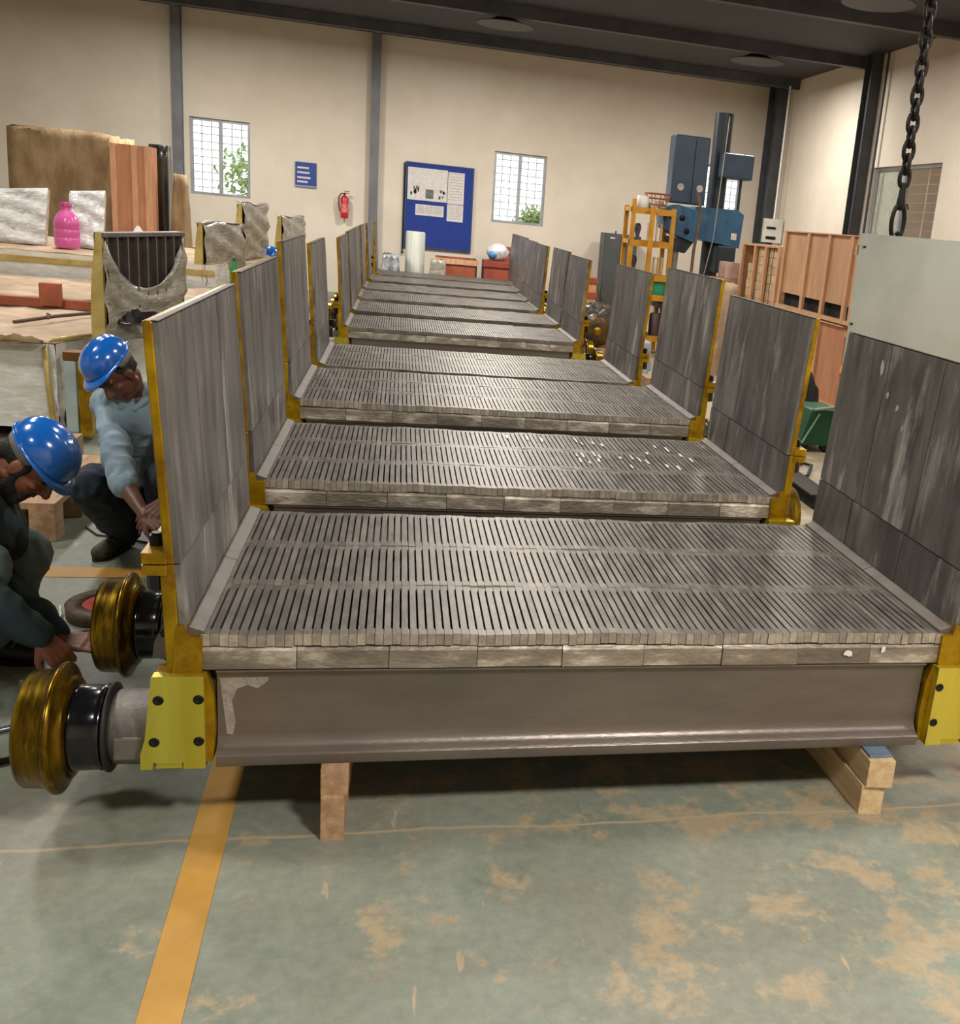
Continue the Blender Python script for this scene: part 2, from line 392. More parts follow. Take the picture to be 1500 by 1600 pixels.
# ---------------------------------------------------------------- pallet cars
L_, DZ, WD, HW = 1.1116, .564, 2.1, .785
NB = 93; PITCH = WD/NB; ROW = L_/3
def bar_poly(p=PITCH, s=.0051, h=.034):
    g = .0006
    return [(g, .002), (p-g, .002), (p-g, h), (p-s, h+.006), (p-s, ROW-h-.006), (p-g, ROW-h), (p-g, ROW-.002), (g, ROW-.002)]
def bar_mb(mb, x, y, z, ztop, yj=0, dz=0):
    poly = [(x+a, y+b+(yj if b < .01 else 0)) for a, b in bar_poly()]
    mb.prism(poly, ztop-.032+dz, ztop+dz)
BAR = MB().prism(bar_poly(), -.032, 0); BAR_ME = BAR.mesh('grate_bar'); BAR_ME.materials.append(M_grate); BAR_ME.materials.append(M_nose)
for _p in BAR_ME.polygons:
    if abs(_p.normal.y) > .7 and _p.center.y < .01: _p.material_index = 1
def blk_mesh():
    mb = MB(); w_, h_, d_ = WD/9-.002, .064, .12
    mb.prism([(0, .004), (.004, 0), (d_, 0), (d_, h_), (.010, h_), (0, h_-.010)], 0, w_, 'x')
    me = mb.mesh('end_block'); me.materials.append(M_block); return me
BLK_ME = blk_mesh()
# side wall: outline in (y,z), tiles inside
def wall_pt(z):  # inner face x of the left wall at height z above deck
    return -.030 - .045*max(0, (z-DZ))/HW
def side_wall(car, mirror, rg):
    """built for the left end, mirrored in x about the car's centre for the right end"""
    def X(x): return WD-x if mirror else x
    z0, z1 = DZ-.04, DZ+HW; t0, t1 = .013, .036
    zs = DZ+.190     # joint between lower and upper casting
    y0, y1 = -.008, L_+.028
    def slab(mb, ya, yb, za, zb, d0, d1):
        mb.add([(X(wall_pt(z)-d), y, z) for z in (za, zb) for y in (ya, yb) for d in (d0, d1)],
               [(0, 1, 3, 2), (4, 6, 7, 5), (0, 4, 5, 1), (2, 3, 7, 6), (0, 2, 6, 4), (1, 5, 7, 3)])
    mb = MB(); slab(mb, y0, y1, z0-.09, zs, t0, .048); slab(mb, y0, y1, zs, z1, t0, t1)
    # ribs on the outside
    for i in range(5):
        yy = y0+.02+(y1-y0-.065)*i/4
        if i in (0, 4): continue
        for (za, zb, da, db) in ((zs+.05, z1-.05, .060, .040), (z0-.09, zs-.04, .075, .08)):
            mb.add([(X(wall_pt(z)-d), y, z) for (z, dd) in ((za, da), (zb, db)) for y in (yy, yy+.025) for d in (t1-.005, dd)],
                   [(0, 1, 3, 2), (4, 6, 7, 5), (0, 4, 5, 1), (2, 3, 7, 6), (0, 2, 6, 4), (1, 5, 7, 3)])
    sw = mb.build('side_wall', M_yellow, car, bevel=.004)
    # joint flanges, bolts above and nuts below
    for za, zb in ((zs-.028, zs-.002), (zs+.002, zs+.030)):
        f = MB(); x0 = wall_pt(zs)
        poly = [(X(x0-.03), y0-.004), (X(x0-.088), y0-.004), (X(x0-.088), y1), (X(x0-.03), y1)]
        f.prism(poly, za, zb).build('joint_flange', M_yellow, sw, bevel=.003)
    for i in range(4):
        y = .06+(L_-.12)*i/3; x = X(wall_pt(zs)-.066)
        MB().cyl((x, y, zs+.030), (x, y, zs+.056), .019, n=6).cyl((x, y, zs+.056), (x, y, zs+.062), .012, n=10).build('flange_bolt', M_bolt, sw)
        MB().cyl((x, y, zs-.028), (x, y, zs-.085), .026, n=16).build('flange_nut', M_black, sw)
    # tiles on the inner face: two low, three high... edges recessed
    g = .0022
    def tile(ya, yb, za, zb):
        j = rg.uniform(0, .0015)
        mb = MB(); mb.add([(X(wall_pt(z)-d), y, z) for z in (za+g, zb-g) for y in (ya+g, yb-g) for d in (-.0-j, t0+.001)],
                   [(0, 1, 3, 2), (4, 6, 7, 5), (0, 4, 5, 1), (2, 3, 7, 6), (0, 2, 6, 4), (1, 5, 7, 3)])
        return mb.build('wall_panel', M_panel, sw)
    zt = DZ+.190
    for k in range(3):
        tile(y0+(y1-y0)*k/3, y0+(y1-y0)*(k+1)/3, zt, z1-.001)
    cuts = [0, .26, .62, 1] if not mirror else [0, .36, .72, 1]
    for a, b in zip(cuts, cuts[1:]): tile(y0+(y1-y0)*a, y0+(y1-y0)*b, z0+.005, zt)
    # bright strip of machined edge along the top
    e = MB(); e.add([(X(wall_pt(z)-d), y, z) for z in (z1, z1+.0025) for y in (y0, y1) for d in (.0, .016)],
                   [(0, 1, 3, 2), (4, 6, 7, 5), (0, 4, 5, 1), (2, 3, 7, 6), (0, 2, 6, 4), (1, 5, 7, 3)])
    e.build('top_edge_strip', M_liner, sw)
    return sw
def wheel_set(car, mirror, y, z):
    def X(x): return WD-x if mirror else x
    def lathe(prof, n=40): return MB().lathe([(X(a), r) for a, r in prof], n, Matrix.Translation((0, y, z)), 'x')
    wh = lathe([(-.432, .045), (-.432, .06), (-.424, .065), (-.424, .120), (-.436, .128), (-.436, .146), (-.428, .152), (-.372, .155), (-.368, .158), (-.364, .168), (-.358, .172), (-.350, .170),
                (-.345, .160), (-.338, .138), (-.330, .134), (-.326, .130), (-.322, .118)], 56).build('wheel', M_wheel, car)
    lathe([(-.440, .04), (-.440, .0405), (-.4325, .045)], 20).build('axle_cap', M_bolt, wh)
    lathe([(-.3215, .112), (-.318, .115), (-.310, .1115), (-.280, .111), (-.262, .1105), (-.252, .113), (-.247, .110)]).build('seal_ring', M_black, car)
    lathe([(-.2465, .100), (-.240, .118), (-.234, .118), (-.230, .1)]).build('gap_ring', M_rubber, car)  # black ring in place of the dark gap between seal and housing
    hb = lathe([(-.230, .092), (-.222, .098), (-.150, .100), (-.140, .104), (-.095, .104)]).build('axle_housing', M_castgrey, car)
    MB().box(min(X(-.215), X(-.14)), max(X(-.215), X(-.14)), y-.105, y-.06, z-.045, z+.02).build('housing_pad', M_castgrey, hb, bevel=.006)
def end_frame(car, mirror):
    def X(x): return WD-x if mirror else x
    def xs(a, b): return (min(X(a), X(b)), max(X(a), X(b)))
    # grey end casting between the wheels
    a, b = xs(-.10, .012)
    fr = MB().box(a, b, .05, L_-.03, .215, .455).build('end_casting', M_castgrey, car, bevel=.012)
    # sloped brackets that carry the side wall
    for y in (.10, .52, .94):
        mb = MB(); poly = [(X(-.04), .455), (X(-.135), .455), (X(-.13), .50), (X(-.085), .60), (X(-.045), .60)]
        mb.prism(poly, y, y+.05, 'y').build('bracket', M_castgrey, fr, bevel=.005)
        x = X(-.10); MB().cyl((x, y-.012, .53), (x, y+.062, .53), .014, n=6).build('bracket_bolt', M_bolt, fr)
    # yellow foot of the side wall at both ends
    for y0, y1 in ((-.012, .05), (L_-.03, L_+.022)):
        a, b = xs(-.045, .004)
        MB().prism([(X(-.066), .463), (X(.006), .463), (X(.006), .50), (X(.006), DZ-.003), (X(-.026), DZ-.003), (X(-.034), DZ+.03), (X(-.052), DZ+.03)], y0, y1, 'y').build('wall_foot', M_yellow, car, bevel=.003)
    # lime face plate with four sockets and a catch
    for s_, yy in ((1, -.032), (-1, L_+.03)):
        ya, yb = (yy, yy+.030) if s_ == 1 else (yy-.03, yy)
        poly = [(-.111, .463), (.0115, .463), (.0135, .203), (-.040, .203), (-.040, .222), (-.112, .222), (-.114, .203), (-.142, .203), (-.142, .245), (-.130, .290)]
        pl = MB().prism([(X(a), c) for a, c in poly], ya, yb, 'y').build('end_plate', M_lime, car, bevel=.0025)
        for hx, hz in ((-.0955, .398), (-.001, .399), (-.108, .281), (-.002, .281)):
            yo = ya if s_ == 1 else yb
            MB().lathe([(yo-.0012*s_, .0), (yo-.0012*s_, .006), (yo-.0020*s_, .0065), (yo-.0020*s_, .0125), (yo+.001*s_, .0135)], 20, Matrix.Translation((X(hx), 0, hz)), 'y').build('socket_screw', M_bolt, pl)
        a, b = xs(-.108, -.044); c, d = (ya+.008, yb) if s_ == 1 else (ya, yb-.008)
        MB().box(a, b, c, d, .200, .218).build('catch_block', M_lime, pl, bevel=.002)
        # darker cheek behind the plate
        a, b = xs(-.10, .024); c, d = (yb+.0005, yb+.055) if s_ == 1 else (ya-.055, ya-.0005)
        MB().prism([(X(-.108), .461), (X(.014), .461), (X(.030), .40), (X(.034), .30), (X(.026), .205), (X(-.13), .205), (X(-.12), .28)], c, d, 'y').build('end_cheek', M_yellow, car, bevel=.004)
def cross_beam(car, front):
    s_ = 1 if front else -1; yb = 0 if front else L_
    prof = [(-.016, .197), (-.018, .201), (-.018, .226), (-.012, .232), (.000, .238), (.010, .246), (.016, .258), (.018, .275), (.018, .43), (.012, .452), (.002, .458), (.002, .463),
            (.075, .463), (.075, .43), (.045, .43), (.045, .25), (.10, .235), (.10, .197)]
    mb = MB().prism([(yb+s_*a, z) for a, z in prof], .036, WD-.036, 'x', smooth=False)
    o = mb.build('cross_beam', M_beam, car)
    o.data.polygons.foreach_set('use_smooth', [len(p.vertices) == 4 for p in o.data.polygons])
    try: o.data.set_sharp_from_angle(angle=math.radians(32))
    except Exception: pass
    return o
ORD = ['nearest', 'second', 'third', 'fourth', 'fifth', 'sixth', 'seventh', 'eighth', 'ninth', 'farthest']
CARS = [(0, 0, .564), (-.025, 1.466, .582), (-.021, 2.845, .645), (-.018, 4.492, .577), (.011, 7.134, .536), (.021, 8.445, .556), (.011, 10.063, .55), (.029, 11.38, .558), (.068, 12.765, .57), (.131, 14.284, .565)]
DESC = ['lime end plates and brass wheels in full view', 'white dashes across its grate', 'raised a little with a lime plate at its left corner', 'close behind the raised one',
        'lime brackets at both front corners, after the wide gap', 'first of the far group behind the gapped one', 'its left wall just in front of the steel column', 'third from the far end', 'second from the far end', 'ending before the blue notice board']
def frame_parts(car, rg):
    cross_beam(car, True); cross_beam(car, False)
    MB().box(.03, WD-.03, .105, L_-.105, .40, .43).build('shade_plate', M_under, car)  # added dark plate: stands in for shade in the opening under the bars
    end_frame(car, False); end_frame(car, True)
    for mir in (False, True):
        side_wall(car, mir, rg)
        for (y, z) in ((.105, .257), (.80, .257)): wheel_set(car, mir, y, z)
        # sloping liner bars along the foot of the wall
        for a, b in ((.006, L_*.5-.002), (L_*.5+.002, L_-.004)):
            def X(x): return WD-x if mir else x
            MB().prism([(X(-.030), DZ-.03), (X(-.030), DZ+.018), (X(-.024), DZ+.018), (X(.009), DZ+.007), (X(.009), DZ-.0), (X(.0), DZ-.03)], a, b, 'y').build('side_liner', M_liner, car, bevel=.002)
proto = None; car_objs = []
for k, (x, y, z) in enumerate(CARS):
    rg = random.Random(100+k)
    name = 'pallet_car'
    label = ('%s grate pallet car, %s' % (ORD[k], DESC[k]))
    if k == 0:
        car = thing(name, label, 'pallet car', (x, y, z-DZ), 0, 'grate pallet cars in a line')
        frame_parts(car, rg); proto = car; bpy.context.view_layer.update()
    else:
        car = dup(proto); car.location = (x, y, z-DZ); car['label'] = label
    car_objs.append(car)
_w = [o for o in car_objs[1].children if o.name.startswith('wheel')]
_w = min(_w, key=lambda o: sum((o.data.vertices[i].co.x*8+o.data.vertices[i].co.y) for i in range(0, 200, 10)))
for _c in list(_w.children): bpy.data.objects.remove(_c)
bpy.data.objects.remove(_w)      # not fitted yet: the man is at work there
# grates, end blocks (added after copying so that each car gets its own)
for k, car in enumerate(car_objs):
    rg = random.Random(200+k); z_edge = [rg.uniform(-.004, .003) for _ in range(40)]
    for i in range(9):
        o = kid(BLK_ME, 'end_block', None, car, (i*WD/9+.001, -.002+rg.uniform(-.003, .003), .4645), (0, 0, 0))
    if k < 3:
        for r in range(3):
            ph = rg.uniform(0, 6)
            for i in range(NB):
                dz = .0016*math.sin(i*.23+ph)+.0012*math.sin(i*.71+ph*2)+rg.uniform(-.0011, .0011)
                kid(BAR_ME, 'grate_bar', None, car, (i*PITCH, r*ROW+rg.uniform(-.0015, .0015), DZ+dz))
    else:
        for r in range(3):
            mb = MB(); ph = rg.uniform(0, 6)
            for i in range(NB): bar_mb(mb, i*PITCH, r*ROW, 0, DZ, rg.uniform(-.002, .002), .0018*math.sin(i*.3+ph)+rg.uniform(-.001, .001))
            o = mb.build('grate_bars', M_grate_row, car); o['kind'] = 'stuff'
    # timber bearers under the car
    hh = .197+(z_ := CARS[k][2]-DZ)
    if k:
        for sx, side in ((.36, 'left'), (1.70, 'right')):
            t = MB().box(CARS[k][0]+sx, CARS[k][0]+sx+.09, CARS[k][1]+.0, CARS[k][1]+.10, 0, hh-.001).build('timber_bearer', M_timber, bevel=.004)
            tag(t, 'timber bearer under the %s end of the %s pallet car' % (side, ORD[k]), 'timber', 'timber bearers under the pallet cars')
# timbers under the nearest car
t = MB().prism([(.302, -.075), (.363, -.080), (.372, .40), (.300, .40)], 0, .125).build('timber_bearer', M_timber, bevel=.003)
tag(t, 'reddish timber jutting forward on the floor under the left of the nearest pallet car', 'timber', 'timber bearers under the pallet cars')
t = MB().prism([(.300, -.055), (.371, -.058), (.374, .40), (.304, .40)], .1255, .1965).build('timber_bearer', M_timber, bevel=.003)
tag(t, 'upper timber resting on the reddish one, left under the nearest pallet car', 'timber', 'timber bearers under the pallet cars')
t = MB().prism([(1.874, -.075), (1.948, -.080), (1.93, .95), (1.84, .95)], 0, .098).build('timber_bearer', M_timber_pale, bevel=.003)
tag(t, 'pale timber flat on the floor at the right, lower of the two crossed ends', 'timber', 'timber bearers under the pallet cars')
t = MB().prism([(1.880, -.085), (1.962, -.095), (1.99, .95), (1.90, .95)], .0985, .186).build('timber_bearer', M_timber_pale, bevel=.003)
tag(t, 'pale timber on top of another at the right with a blue-grey shim on it', 'timber', 'timber bearers under the pallet cars')
t = MB().box(1.885, 1.958, -.07, .06, .1865, .1965).build('shim_plate', mat('shim_blue', H('7d93a8'), H('66798c'), 8, .5, metal=.3), bevel=.001)
tag(t, 'thin blue-grey shim between the right timbers and the beam', 'shim')
# white marks on steel: paint dabs and dashes
car0 = car_objs[0]
def patch(parent, name, pts, m=None):
    """thin flat dab: polygon points in 3-D, small thickness by normal"""
    P = [Vector(p) for p in pts]; n = (P[1]-P[0]).cross(P[2]-P[0]).normalized()*.0006
    mb = MB(); k = len(P); mb.add([p-n for p in P]+[p+n for p in P], [list(range(k)), list(range(2*k-1, k-1, -1))]+[[i, (i+1) % k, k+(i+1) % k, k+i] for i in range(k)])
    return mb.build(name, m or M_white, parent)
def dab(parent, cx, cz, w_, h_, y=-.0065, seed=1, axis='y'):
    rg = random.Random(seed); pts = []
    for i in range(9):
        a = 2*PI*i/9; rr = rg.uniform(.55, 1.1); u, v = cx+math.cos(a)*w_*rr, cz+math.sin(a)*h_*rr
        pts.append((u, y, v) if axis == 'y' else (y, u, v))
    return patch(parent, 'paint_dab', pts)
dab(car0, 1.793, .502, .015, .011, seed=5); dab(car0, 1.905, .515, .009, .013, seed=8)
rg = random.Random(5)
car1 = car_objs[1]
for (x, y) in [(1.03, .95), (1.13, .93), (1.20, .90), (1.33, .62), (1.36, .60), (1.42, .64), (1.44, .6), (1.33, .50), (1.37, .48), (1.42, .52), (1.60, .60), (1.63, .56), (1.66, .52), (1.70, .72), (1.78, .88), (1.83, .80), (1.87, .70), (1.90, .6), (1.74, .46), (1.79, .42), (1.38, .93), (1.46, .90), (1.40, .88), (1.5, .86), (1.54, .6), (1.56, .42)]:
    l_ = rg.uniform(.045, .10)
    patch(car1, 'white_dash', [(x, y, DZ+.0042), (x+.010, y, DZ+.0042), (x+.011+rg.uniform(-.004, .004), y+l_, DZ+.0042), (x+.001, y+l_, DZ+.0042)])  # thin white dashes along the bars
# dabs on the right-hand wall of the nearest car (inner face)
def rdab(u, z, w_, h_, seed):
    rg = random.Random(seed); pts = []
    for i in range(8):
        a = 2*PI*i/8; rr = rg.uniform(.55, 1.1); y, zz = u+math.cos(a)*w_*rr, z+math.sin(a)*h_*rr
        pts.append((WD-wall_pt(zz)-.0022, y, zz))
    return patch(car0, 'paint_dab', pts, mat('dull_patch', H('b9b6b0'), H('9a9690'), 14, .7))
RD = [(.80, 1.26, .014, .035, 2), (.63, 1.14, .012, .016, 3), (.565, 1.085, .010, .014, 4), (.72, 1.17, .010, .014, 5)]
for a in RD: rdab(*a)
# raw patch on the left of the front beam
raw = mat('raw_metal_patch', H('a59d92'), H('8a8278'), 20, .55, metal=.3, bump=.4, bscale=90)
patch(car0, 'raw_patch', [(.040, .0168, .450), (.165, .0168, .450), (.160, .0168, .425), (.135, .0168, .405), (.110, .0168, .415), (.085, .0168, .405), (.072, .0168, .37), (.080, .0168, .31), (.074, .0168, .272), (.058, .0168, .275), (.052, .0168, .34), (.046, .0168, .40)], raw)
# ---------------------------------------------------------------- surroundings
_C = Vector((0.465, -2.5656, 1.6648)); _f = 1581.63
def ray(u, v): return _F + _R*((u-1012.906)/_f) - _U*((v-779.463)/_f)
def at(u, v, Y):      # the point of the hall at depth Y seen at photo pixel (u, v)
    d = ray(u, v); return _C + d*((Y-_C.y)/d.y)
def atz(u, v, z):
    d = ray(u, v); return _C + d*((z-_C.z)/d.z)
def wrapmat(name, c1, c2, sc=7, st=(1, 1, 3), c3=None):
    return mat(name, c1, c2, sc, .22, bump=.55, bscale=16, stretch=st, coat=.4, rv=.12, c3=c3, c3at=.63, c3w=.06, c3scale=14)
M_wrapw = wrapmat('white_stretch_film', H('e6e5dd'), H('cfcec5'), c3=H('e8ebec'))
M_wrapg = wrapmat('grey_stretch_film', H('a29b8d'), H('80796b'), 6, (1, 1, 4), H('b9b5aa'))
M_wrapt = wrapmat('tan_stretch_film', H('c8b89e'), H('a8987f'), 6, (1, 1, 2), H('cdc2ae'))
M_paper = mat('kraft_paper', H('b8a086'), H('a0886e'), 2.5, .75, bump=.6, bscale=9, c3=H('d0b598'), c3at=.6, c3w=.1)
M_sack = mat('jute_cloth', H('a98f6b'), H('81694a'), 6, .85, bump=.8, bscale=18, stretch=(1, 1, .4))
M_ply = mat('plywood', H('c49a74'), H('b0845e'), 4, .65, bump=.1, stretch=(2, 2, .5), rnd=.05)
M_ply2 = mat('plywood_orange', H('bb8460'), H('a56f4c'), 4, .6, stretch=(2, 2, .5), rnd=.05)
M_batten = mat('batten_wood', H('d0a27c'), H('bb8a64'), 9, .65, stretch=(3, 3, .4), rnd=.08)
M_redwood = mat('red_timber', H('a4583a'), H('8b4529'), 6, .65, rnd=.08)
M_tape = mat('yellow_tape', H('c4ad68'), H('a8904a'), 8, .3, coat=.5)
M_brownsteel = mat('brown_casting', H('7a5318'), H('5a3c10'), 6, .45, metal=.4)
M_paleblue = mat('pale_blue_film', H('a9b7b4'), H('94a3a1'), 4, .3, coat=.3)
def crinkle(mb_fn, nu, nv, amp, seed):
    rg = random.Random(seed)
    W_ = [[rg.uniform(-amp, amp) for _ in range(nu+1)] for _ in range(nv+1)]
    return lambda a, b: mb_fn(a, b, W_[min(nv, int(round(b*nv)))][min(nu, int(round(a*nu)))])
def wrapped_body(car, x0, x1, y0, y1, z0, z1, skew, m_side, seed, amp=.012):
    """a packed pallet car body: front face, right face and papered top as crinkled sheets over a core"""
    MB().prism([(x0+.03, y0+.03), (x1-.03, y0+.03), (x1+skew-.03, y1-.03), (x0+.03, y1-.03)], z0, z1-.02).build('wrapped_core', M_wrapt, car)
    nu, nv = 26, 8
    f1 = crinkle(lambda a, b, w_: (x0+(x1-x0)*a, y0+w_, z0+(z1-z0)*b), nu, nv, amp, seed)
    f2 = crinkle(lambda a, b, w_: (x1+skew*a+w_, y0+(y1-y0)*a, z0+(z1-z0)*b), 14, nv, amp, seed+1)
    o = MB().grid(f1, nu, nv).grid(f2, 14, nv).build('stretch_film', m_side, car, weld=False)
    f3 = crinkle(lambda a, b, w_: (x0+(x1+skew*b-x0)*a, y0+(y1-y0)*b, z1+w_*.8), 20, 10, amp, seed+2)
    MB().grid(f3, 20, 10).build('paper_cover', M_paper, car, solid=.006)
def wrapped_wall(car, p0, p1, zb, zt, m_, ribs=False, seed=1, bulge=0.0):
    p0 = Vector((p0[0], p0[1], 0)); p1 = Vector((p1[0], p1[1], 0)); d = p1-p0; ln = d.length; d.normalize(); n = Vector((d.y, -d.x, 0))  # outward (to the right)
    def P(s, o, z): return p0+d*s+n*o+Vector((0, 0, z))
    def slab(mb, s0, s1, oa, ob, za, zc, top=0):
        return mb.add([P(s, o, z) for z in (za, zc) for s in (s0, s1) for o in (oa, ob)], [(0, 1, 3, 2), (4, 6, 7, 5), (0, 4, 5, 1), (2, 3, 7, 6), (0, 2, 6, 4), (1, 5, 7, 3)])
    # tapered end edge, yellow under the film
    def prof(t): return .035+.05*math.sin(min(1, t*1.3)*PI*.5) if ribs else .03+.07*t**.5   # thickness against depth below the top
    mb = MB(); k = 8
    ring = [(-prof(1-i/k), zb+(zt-zb)*i/k) for i in range(k+1)] + [(0, zt), (0, zb)]
    vs = [P(-.004, o, z) for o, z in ring]+[P(.02, o, z) for o, z in ring]; m = len(ring)
    mb.add(vs, [list(range(m)), list(range(2*m-1, m-1, -1))]+[[i, (i+1) % m, m+(i+1) % m, m+i] for i in range(m)])
    mb.build('wall_edge', M_tape, car)
    slab(MB(), .02, ln, -.06, -.03, zb, zt-.01).build('wall_core', M_brownsteel, car)
    H_ = zt-zb
    def top(s):
        t = s/ln
        if ribs: return zb+H_*(.93-.46*math.sin(PI*min(1, max(0, t*1.02)))**.7)
        return zt+.012*math.sin(7*t+seed)
    rg = random.Random(seed); nu, nv = 18, 14
    W_ = [[rg.uniform(-.010, .010) for _ in range(nu+1)] for _ in range(nv+1)]
    def f(a, b):
        i, j = int(round(a*nu)), int(round(b*nv)); s = a*ln
        fold = .012*math.sin(18*b+9*a+seed) + W_[j][i]
        return P(s, .012+fold+bulge*math.sin(PI*b), zb+(top(s)-zb)*b)
    MB().grid(f, nu, nv).build('stretch_film', m_, car, solid=.008)
    if not ribs:
        MB().grid(lambda a, b: P(a*ln, .02-b*.09, top(a*ln)+.004+.006*math.sin(9*a)), 12, 2).build('film_top', m_, car, solid=.006)
    if ribs:
        slab(MB(), 0, ln, -.05, .015, zt-.03, zt).build('top_rail', M_castgrey, car, bevel=.004)
        slab(MB(), .04, ln, -.03, -.022, zb+.2, zt-.03).build('rib_backing', mat('rib_backing', H('3e2c22'), H('2a1e18'), 6, .8), car)
        for i in range(9):
            s = .05+(ln-.08)*i/8
            slab(MB(), s-.008, s+.008, -.022, .008, zb+.2, zt-.03).build('wall_rib', M_castgrey, car)
wA = thing('wrapped_pallet_car', 'film-wrapped pallet car nearest the squatting man, its top end wall bare with ribs showing', 'pallet car', (0, 0, 0), 0, 'wrapped pallet cars on the left')
wrapped_body(wA, -3.6, -1.60, 4.40, 6.15, .09, .62, .35, M_wrapw, 11)
wrapped_wall(wA, (-1.34, 4.52), (-1.08, 5.62), .62, 1.315, M_wrapg, True, 3)
MB().box(-1.55, -1.41, 4.36, 4.46, .53, .585).build('end_beam', M_brownsteel, wA, bevel=.004)
MB().box(-1.55, -1.478, 4.365, 4.40, .07, .53).build('end_panel', M_paleblue, wA, bevel=.01)
MB().box(-1.47, -1.40, 4.36, 4.44, .05, .53).build('end_post', M_yellow, wA, bevel=.005)
MB().box(-1.58, -1.40, 4.47, 4.60, .05, .20).build('end_foot', M_brownsteel, wA, bevel=.01)
tp = MB(); tp.tube([(-1.62, 4.375, .09), (-1.64, 4.37, .35), (-1.65, 4.37, .60), (-1.62, 4.42, .638), (-1.53, 4.65, .645), (-1.40, 4.95, .642)], .016, 6).build('tape_strip', M_tape, wA)
wB = thing('wrapped_pallet_car', 'papered pallet car with a red timber along its front edge, behind the ribbed one', 'pallet car', (0, 0, 0), 0, 'wrapped pallet cars on the left')
wrapped_body(wB, -3.8, -1.15, 6.50, 8.25, .09, .675, .17, M_wrapt, 21)
MB().box(-3.8, -1.75, 6.455, 6.52, .60, .672).build('red_edge_timber', M_redwood, wB, bevel=.004)
t = MB().box(-2.28, -2.13, 6.38, 6.45, .622, .80).build('timber_block', M_redwood, bevel=.004)
tag(t, 'upright red timber block on the papered car tops at the left', 'timber')
wC = thing('wrapped_pallet_car', 'taller film-wrapped pallet car carrying the pink water bottle', 'pallet car', (0, 0, 0), 0, 'wrapped pallet cars on the left')
wrapped_body(wC, -4.3, -1.30, 8.36, 9.55, .09, .90, .1, M_wrapw, 31)
MB().box(-4.3, -1.32, 8.335, 8.36, .80, .85).build('tape_strip', M_tape, wC)
wrapped_wall(wC, (-1.42, 8.36), (-1.19, 9.30), .66, 1.30, M_wrapg, False, 5, .02)
wD = thing('wrapped_pallet_car', 'brown papered pallet car with a blue helmet lying on its top', 'pallet car', (0, 0, 0), 0, 'wrapped pallet cars on the left')
wrapped_body(wD, -4.3, -1.10, 10.2, 11.9, .09, .84, .05, M_wrapt, 41)
wrapped_wall(wD, (-1.33, 10.32), (-1.20, 11.42), .85, 1.49, M_wrapg, False, 7, .02)
wE = thing('wrapped_pallet_car', 'farthest film-wrapped pallet car, its torn wrapped wall before the back wall', 'pallet car', (0, 0, 0), 0, 'wrapped pallet cars on the left')
wrapped_body(wE, -2.4, -1.10, 13.0, 14.6, .09, .80, .05, M_wrapt, 51)
wrapped_wall(wE, (-1.20, 13.15), (-1.00, 14.3), .80, 1.33, M_wrapg, False, 9, .015)
for (x, y, s_) in ((-3.0, 4.45, 'ribbed'), (-1.75, 4.45, 'ribbed')):
    pass
MB2 = MB
for i, (x, y, w_, who) in enumerate([(-3.2, 4.5, .12, 'left under the ribbed wrapped car'), (-1.85, 4.5, .12, 'right under the ribbed wrapped car'), (-2.5, 6.7, .12, 'under the wrapped car with the red edge'), (-2.5, 8.6, .12, 'under the taller wrapped car'), (-2.5, 10.6, .12, 'under the brown papered car'), (-2.5, 13.3, .12, 'under the farthest wrapped car')]):
    t = MB().box(x, x+w_, y, y+.9, 0, .088).build('timber_bearer', M_timber); tag(t, 'timber bearer '+who, 'timber', 'timbers under the wrapped cars')
# bottles, helmet, rod, rag on the wrapped cars
M_pink = mat('pink_plastic', H('e86fb4'), H('d95fa6'), 4, .25, trans=.25, coat=.3, rv=.05)
M_pinkcap = mat('pink_cap', H('b03578'), H('9c2c69'), 4, .4)
p = at(122, 377, 9.35)
t = thing('water_bottle', 'large pink plastic water bottle on the taller wrapped car', 'bottle', (p.x, 9.0, .914))
MB().lathe([(0, .10), (.02, .115), (.10, .117), (.11, .110), (.12, .117), (.18, .117), (.19, .110), (.20, .117), (.26, .115), (.32, .09), (.36, .055), (.375, .048), (.40, .048)], 24).build('bottle_body', M_pink, t)
MB().lathe([(.398, .055), (.44, .055), (.445, .05)], 18).build('bottle_cap', M_pinkcap, t)
p = at(366, 458, 7.75)
t = thing('soda_bottle', 'green plastic soda bottle between the wrapped cars and the pallet walls', 'bottle', (p.x, 7.75, .690))
MB().lathe([(0, .034), (.015, .042), (.10, .042), (.13, .036), (.16, .042), (.22, .040), (.27, .022), (.30, .013), (.32, .013)], 18).build('bottle_body', mat('green_plastic', H('2ea04f'), H('1f8a3f'), 4, .2, trans=.3), t)
MB().lathe([(.13, .0385), (.18, .0435), (.185, .0425)], 18).build('bottle_label', mat('bottle_label', H('9fb63a'), H('2f9a48'), 30, .4), t)
MB().lathe([(.318, .015), (.338, .015)], 12).build('bottle_cap', mat('green_cap', H('1a6a34'), H('155a2b'), 4, .4), t)
p = at(216, 362, 9.1)
t = thing('white_bottle', 'small white bottle with a dark label behind the ribbed wall', 'bottle', (p.x, 9.1, .914))
MB().lathe([(0, .055), (.01, .058), (.17, .058), (.22, .045), (.26, .02), (.27, .02)], 18).build('bottle_body', M_white, t)
MB().box(-.05, -.02, -.062, -.05, .10, .15).build('bottle_label', M_bolt, t)
M_blue = mat('helmet_blue', H('1565c0'), H('1158ad'), 2, .18, coat=.7, rv=.03, spec=.6)
p = at(424, 392, 11.6)
t = thing('spare_helmet', 'blue safety helmet lying on the brown papered car', 'helmet', (p.x, 11.6, .855))
